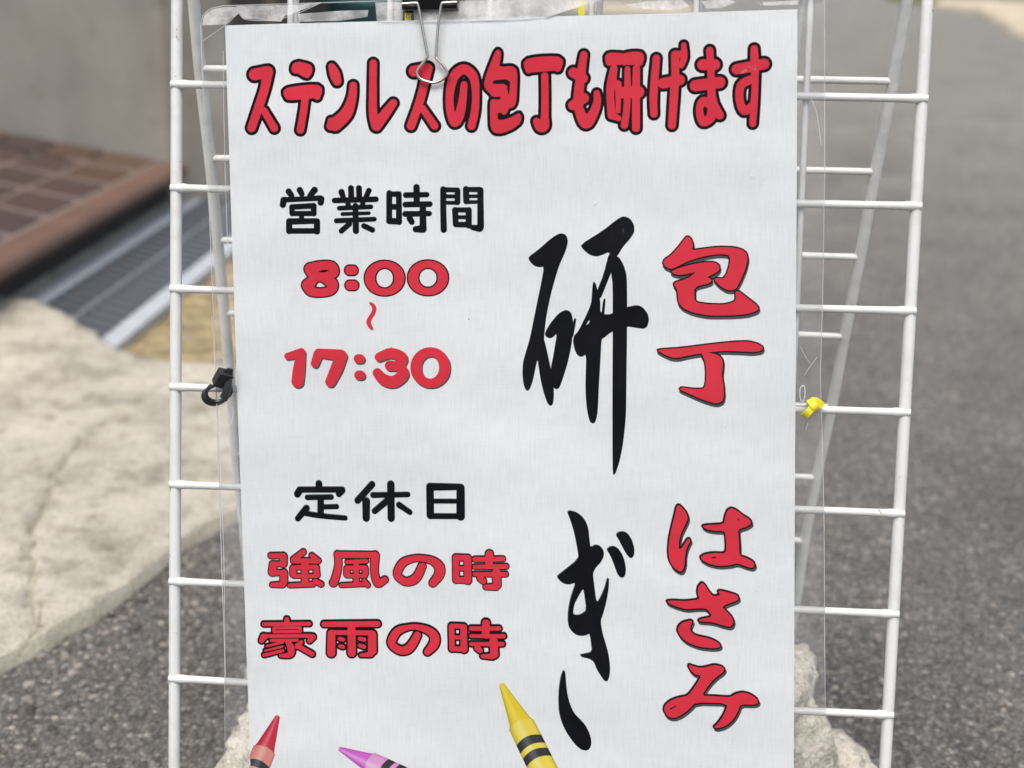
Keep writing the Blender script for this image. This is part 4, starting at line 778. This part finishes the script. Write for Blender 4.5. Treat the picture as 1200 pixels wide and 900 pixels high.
# printed crayons: cone, paper wrapper, dark bands, shaded across their width as in the print
def crayon_mat(name, dark, mid, light):
    m = mat(name, mid, rough=.5, spec=.35); nt, b = nodes_of(m); at = nt.nodes.new('ShaderNodeAttribute'); at.attribute_name = 'across'
    nt.links.new(ramp(nt, at.outputs['Fac'], [(0, dark), (.2, mid), (.42, light), (.62, mid), (.88, mid), (1, dark)]), b.inputs['Base Color']); return m
CM = {'red': (crayon_mat('crayon_red_wax', (.30, .012, .035), (.50, .022, .06), (.66, .13, .16)), crayon_mat('crayon_red_paper', (.50, .17, .15), (.64, .26, .23), (.74, .40, .37))),
      'violet': (crayon_mat('crayon_violet_wax', (.36, .05, .36), (.58, .13, .56), (.72, .36, .72)), crayon_mat('crayon_violet_paper', (.52, .18, .44), (.70, .34, .62), (.76, .52, .72))),
      'yellow': (crayon_mat('crayon_yellow_wax', (.42, .33, .01), (.74, .58, .02), (.78, .66, .10)), crayon_mat('crayon_yellow_paper', (.45, .37, .03), (.78, .66, .08), (.82, .74, .26)))}
M_BAND = crayon_mat('crayon_band', (.012, .012, .014), (.035, .037, .042), (.11, .12, .14))
def clip_rect(poly, x0, x1, y0, y1):
    for ax, lim, sg in ((0, x0, 1), (0, x1, -1), (1, y0, 1), (1, y1, -1)):
        o = []
        for i in range(len(poly)):
            p, q = poly[i], poly[(i + 1) % len(poly)]; dp, dq = (p[ax] - lim) * sg, (q[ax] - lim) * sg
            if dp >= 0: o.append(p)
            if (dp >= 0) != (dq >= 0): t = dp / (dp - dq); o.append(tuple(p[k] + (q[k] - p[k]) * t for k in range(3)))
        poly = o
        if len(poly) < 3: return []
    return poly
for key, tip, u, cl, wd in CRAYONS:
    u = np.array(u); n = np.array((-u[1], u[0])); wax, wrap = CM[key]; hw = wd / 2; tipw = hw * .2
    # (start, end, half width at start, half width at end, material) along the crayon
    b0 = cl + wd * .42; segs = [(0, cl, tipw, hw * .80, wax), (cl, cl + wd * .16, hw * .80, hw * .93, wax), (cl + wd * .16, b0 + wd * .40, hw, hw * 1.02, wrap), (b0 + wd * .40, b0 + wd * .74, hw * 1.02, hw * 1.03, M_BAND),
                        (b0 + wd * .74, b0 + wd * .95, hw * 1.03, hw * 1.03, wrap), (b0 + wd * .95, b0 + wd * 1.28, hw * 1.03, hw * 1.04, M_BAND), (b0 + wd * 1.28, 130, hw * 1.04, hw * 1.05, wrap)]
    V, Fs, MI, AT = [], [], [], []; me = bpy.data.meshes.new('crayon_print'); mats = [wax, wrap, M_BAND]
    for m_ in mats: me.materials.append(m_)
    NT = 12
    for s0, s1, w0, w1, m_ in segs:
        ns = max(1, int((s1 - s0) / 4))
        for a in range(ns):
            for t in range(NT):
                q = []
                for (aa, tt) in ((a, t), (a + 1, t), (a + 1, t + 1), (a, t + 1)):
                    fr = aa / ns; s = s0 + (s1 - s0) * fr; w_ = w0 + (w1 - w0) * fr; tv = tt / NT * 2 - 1
                    bow = (-.16 * wd if s > 0 else -.0) * (1 - tv * tv) * min(1, s / (cl * .9)); 
                    if s == 0: bow = -.05 * wd * (1 - tv * tv)
                    p = np.array(tip) + u * (s + bow) + n * w_ * tv; q.append((p[0], p[1], tt / NT))
                q = clip_rect(q, -PWID / 2 + .1, PWID / 2 - .1, .1, PH)
                if len(q) >= 3:
                    o = len(V); V += [S(x, y, .1) for x, y, _ in q]; AT += [k for _, _, k in q]; Fs.append(tuple(range(o, o + len(q)))); MI.append(mats.index(m_))
    me.from_pydata(V, [], Fs); me.polygons.foreach_set('material_index', MI); at = me.attributes.new('across', 'FLOAT', 'POINT'); at.data.foreach_set('value', AT); me.update()
    bm = bmesh.new(); bm.from_mesh(me); bmesh.ops.recalc_face_normals(bm, faces=bm.faces); bm.to_mesh(me); bm.free()
    link('crayon_print', me, paper)
V, Fs = [], []
for i, (x, y) in enumerate(SPECK):
    r = .42 if i == 0 else random.uniform(.18, .3); o = len(V); V += [S(x + r * math.cos(a) * random.uniform(.6, 1.1), y + r * math.sin(a) * random.uniform(.6, 1.1), .06) for a in [k * math.pi / 4 for k in range(8)]]; Fs.append(tuple(range(o, o + 8)))
link('dirt_specks', mesh_of('dirt_specks', V, Fs), paper, M_SPECK)

# laminate pouch: clear sheet a little larger than the paper
def sheet(name, outline, z, step, m_, parent, extra_z=lambda x, y: 0.):
    out = []; n = len(outline)
    for i in range(n):
        a, b_ = Vector(outline[i]), Vector(outline[(i + 1) % n]); k = max(1, int((b_ - a).length / step)); out += [a.lerp(b_, j / k) for j in range(k)]
    n = len(out); pts = list(out); xs = [p.x for p in out]; ys_ = [p.y for p in out]; y = min(ys_) + step
    while y < max(ys_):
        x = min(xs) + step
        while x < max(xs): pts.append(Vector((x, y))); x += step
        y += step
    vs, es, fs, *_ = delaunay_2d_cdt(pts, [(i, (i + 1) % n) for i in range(n)], [], 1, 1e-4)
    return link(name, mesh_of(name, [S(v.x, v.y, z + extra_z(v.x, v.y)) for v in vs], [tuple(f) for f in fs], True), parent, m_)
def lift(x, y):   # free margin of the pouch curls slightly
    e = max(0, abs(x) - 150) * .05 + max(0, y - 421) * .10; return -.9 * e + .6 * e * math.sin(y * .07 + x * .03)
film = sheet('clear_film', FILM, .75, 8, M_FILM, sign, lift)
def line_part(name, pts, r, z, m_, parent, closed=False, sub=3):
    p = smooth_path([(x, y, 0) for x, y in pts], sub, closed); q = [Vector(S(v.x, v.y, z + lift(v.x, v.y))) for v in p]
    return link(name, mesh_of(name, *tube_geo(q, r * .001, 6, closed), True), parent, m_)
line_part('film_edge', FILM, .2, .75, M_RIM, film, True, 1)
for c in (CREASE_A, CREASE_B, CREASE_C, CREASE_D, CREASE_E, CREASE_F, CREASE_G, SCRATCH_A, SCRATCH_C, SCRATCH_D, SCRATCH_E): line_part('crease', c, .16, .82, M_RIM, film)
for c in (TEAR_L, TEAR_R): line_part('tear', c, .3, .9, M_TEAR, film, True)
n_ = len(FILM); PO = [(-PWID / 2 - .4, -3), (-PWID / 2 - .4, PH + .4), (PWID / 2 + .4, PH + .4), (PWID / 2 + .4, -3)]
for pts_ in ([FILM[i] for i in range(0, 7)] + [PO[1], PO[0]], [PO[3], PO[2]] + [FILM[i] for i in range(15, n_)]): sheet('sealed_margin', pts_, .86, 6, M_SEAL, film, lift)
for p in SCUFF_GLARE: sheet('scuff_glare', p, .9, 3, M_SCUFF_GLARE, film, lift)  # film scuffs, plus glare smears and reflections painted as milky patches
for p in MILKY: sheet('milky_blister', p, .95, 3, M_MILKY, film, lift)

# ------------------------------------------------------------------ binder clip
cx = (CLIP_BOX[0][0] + CLIP_BOX[1][0]) / 2; cy = (CLIP_BOX[0][1] + CLIP_BOX[1][1]) / 2; cw = abs(CLIP_BOX[1][0] - CLIP_BOX[0][0])
rot = math.atan2(CLIP_BOX[1][1] - CLIP_BOX[0][1], CLIP_BOX[1][0] - CLIP_BOX[0][0])
CMx = SM @ Matrix.Translation((cx * .001, cy * .001, .0012)) @ Matrix.Rotation(rot, 4, 'Z')
clip = empty('binder_clip', matrix=CMx); tag(clip, 'black binder clip with silver wire handle gripping the top edge of the sign', 'binder clip')
def mm(v): return [(x * .001, y * .001, z * .001) for x, y, z in v]
# folded spring-steel body: jaws at y=0, spine 20 mm up, 13 mm deep
prof = [(1.6, 0.2), (0.9, .25), (1.2, 4.6), (5.6, 19), (5.2, 20), (-9.2, 20), (-9.6, 19), (-5.2, 4.6), (-4.9, .25), (-5.6, .2), (-5.8, 4.8), (-10.5, 19.4), (-9.6, 20.8), (5.6, 20.8), (6.5, 19.4), (1.9, 4.8)]
h = cw / 2; n = len(prof)
v = [(-h, y, z) for z, y in prof] + [(h, y, z) for z, y in prof]
f = [(k, (k + 1) % n, n + (k + 1) % n, n + k) for k in range(n)]
bmx = bmesh.new(); vs_ = [bmx.verts.new(p) for p in mm(v)]
for q in f: bmx.faces.new([vs_[i] for i in q])
bmx.faces.new(vs_[:n][::-1]); bmx.faces.new(vs_[n:]); bmesh.ops.triangulate(bmx, faces=[fc for fc in bmx.faces if len(fc.verts) > 4]); bmesh.ops.recalc_face_normals(bmx, faces=bmx.faces)
me = bpy.data.meshes.new('body'); bmx.to_mesh(me); bmx.free(); link('body', me, clip, M_CLIP)
gap0, gap1 = -h + cw * .31, h - cw * .31
for a, b_ in ((-h, gap0), (gap1, h)):      # rolled jaw edges holding the handle ends
    link('jaw_roll', mesh_of('jaw_roll', *tube_geo(mm([(a, 1.75, 3.1), (a + .3, 1.75, 3.1), (b_ - .3, 1.75, 3.1), (b_, 1.75, 3.1)]), [.0014, .00175, .00175, .0014], 14), True), clip, M_CLIP)
link('spring_web', bevel_mesh(mesh_of('spring_web', mm([(gap0, 0.6, 1.4), (gap1, .6, 1.4), (gap1 + .5, 6, 3.2), (gap0 - .5, 6, 3.2), (gap0, 0.6, 2.2), (gap1, .6, 2.2), (gap1 + .5, 6, 4.0), (gap0 - .5, 6, 4.0)]), [(3, 2, 1, 0), (4, 5, 6, 7), (0, 1, 5, 4), (1, 2, 6, 5), (2, 3, 7, 6), (3, 0, 4, 7)]), .0003), clip, M_CLIP)
inv = CMx.inverted() @ SM
hp = smooth_path([(x, y, 0) for x, y in CLIP_WIRE], 5); ys_ = [p.y for p in hp]; y1, y0 = max(ys_), min(ys_)
W = [inv @ Vector((p.x * .001, p.y * .001, (2.1 + 3.6 * ((p.y - y0) / (y1 - y0))) * .001)) for p in hp]
link('handle', mesh_of('handle', *tube_geo(W, .00078, 12), True), clip, M_CHROME)

# ------------------------------------------------------------------ ties
def strap(path, width, thick, wdir):
    """flat band swept along a path; wdir gives the band's width direction"""
    V, Fs = [], []; P = [Vector(p) for p in path]; n = len(P)
    for i, p in enumerate(P):
        t = (P[min(i + 1, n - 1)] - P[max(i - 1, 0)]).normalized(); w = Vector(wdir[i] if isinstance(wdir, list) else wdir); w = (w - t * w.dot(t)).normalized(); nn = t.cross(w)
        for sx, sz in ((-1, -1), (1, -1), (1, 1), (-1, 1)): V.append(p + w * sx * width / 2 + nn * sz * thick / 2)
    for i in range(n - 1):
        for k in range(4): Fs.append((i * 4 + k, i * 4 + (k + 1) % 4, (i + 1) * 4 + (k + 1) % 4, (i + 1) * 4 + k))
    Fs += [(3, 2, 1, 0), tuple((n - 1) * 4 + k for k in range(4))]; return V, Fs
def tie_empty(name, x, y, z=0.): return empty(name, matrix=SM @ Matrix.Translation((x * .001, y * .001, z * .001)))
bt = tie_empty('black_cable_tie', *LEFT_TIE[0]); tag(bt, 'black nylon cable tie holding the sign edge to a rung on the porch side', 'cable tie')
# loop hanging below the rung, ribbed band and square locking head (local mm)
loop = []
for k in range(0, 27):
    a = math.radians(75 + k * 11.5); q = Vector((6.4 * math.cos(a), 4.6 * math.sin(a), 3.2 * math.sin(a))); q.rotate(Matrix.Rotation(.62, 3, 'Z')); loop.append((q.x - 1.2, q.y - 2.6, q.z + 2.2))
rot_l = [Vector((x * .001, y * .001, z * .001)) for x, y, z in loop]
v, f = strap(rot_l, .0056, .0013, (.55, .5, .66)); link('band', mesh_of('band', v, f), bt, M_NYLON)
ribs = []
for p0_, p1_ in zip(rot_l[6:22:1], rot_l[7:23:1]):
    ribs.append(strap([p0_.lerp(p1_, .25), p0_.lerp(p1_, .6)], .0036, .0019, (.55, .5, .66)))
link('teeth', mesh_of('teeth', *merge(*ribs)), bt, M_NYLON)
hb = bevel_mesh(mesh_of('locking_head', mm(box_geo(-4.0, 4.0, -4.8, 4.6, -2.4, 3.8)[0]), box_geo(0, 1, 0, 1, 0, 1)[1]), .0007, 2)
ho = link('locking_head', hb, bt, M_NYLON); ho.location = (.0026, .0062, .0036); ho.rotation_euler = (.45, .62, -.35)
v, f = strap([(.0045, .0082, .005), (.0064, .0090, .0052), (.0086, .0086, .0050)], .0046, .0016, (.1, .9, .3)); link('tail', mesh_of('tail', v, f), bt, M_NYLON)
v, f = strap([(.0060, .0060, .0048), (.0062, .0020, .0062), (.0050, -.0022, .0060), (.0030, -.0052, .0046)], .0044, .0013, (.9, .2, .3)); link('strap_end', mesh_of('strap_end', v, f), bt, M_NYLON)
yt = tie_empty('yellow_vinyl_tie', *RIGHT_TIE[0]); tag(yt, 'yellow vinyl tie knotted round a rung through the film on the asphalt side', 'cable tie')
def ring3(c, rx, rz, tilt, a0, a1, n=26, lead=0.):
    out = []
    for k in range(n + 1):
        a = a0 + (a1 - a0) * k / n; p = Vector((lead * (k / n - .5), rx * math.cos(a), rz * math.sin(a))); p.rotate(Matrix.Rotation(tilt, 3, 'Z')); out.append(p + Vector(c))
    return out
ax1 = Matrix.Rotation(-.62, 3, 'Z') @ Vector((1, 0, 0)); ax2 = Matrix.Rotation(.55, 3, 'Z') @ Vector((1, 0, 0))
v, f = strap([p * .001 for p in ring3((-.6, -.6, -1.2), 4.6, 4.4, -.62, -.6, 2 * math.pi - .9)], .0036, .0011, ax1); link('band', mesh_of('band', v, f), yt, M_YELLOW)
v, f = strap([p * .001 for p in ring3((1.2, 1.6, .6), 3.2, 3.6, .62, -.3, 2.6, 16)], .0034, .0011, ax2); link('knot', mesh_of('knot', v, f), yt, M_YELLOW)
v, f = strap([Vector(p) * .001 for p in ((0, 4.2, 2.2), (2.2, 4.0, 2.6), (4.4, 2.6, 2.2), (6.0, 1.2, 1.8))], .0033, .0012, (.5, .8, .2)); link('tail', mesh_of('tail', v, f), yt, M_YELLOW)
for (x, y), lab in zip(YELLOW_STRIPS, ('yellow tie strip hanging behind the film right under the binder clip', 'yellow tie strip behind the film between two grid wires, away from the clip')):
    st = tie_empty('yellow_tie_strip', x, y, -6.5); tag(st, lab, 'cable tie')
    pts = [(0, -.012, 0), (0, -.004, .0004), (0, .012, .0002), (0, .03, -.0004), (0, .034, -.003), (0, .030, -.009), (0, .020, -.010)]
    v, f = strap(smooth_path(pts, 4), .0031, .0009, (1, 0, 0)); link('band', mesh_of('band', v, f), st, M_YELLOW)
    hb = bevel_mesh(mesh_of('locking_head', mm(box_geo(-2.6, 2.6, -2.2, 2.2, -1.6, 1.6)[0]), box_geo(0, 1, 0, 1, 0, 1)[1]), .0005, 1); o = link('locking_head', hb, st, M_YELLOW); o.location = (0, .019, -.0085)
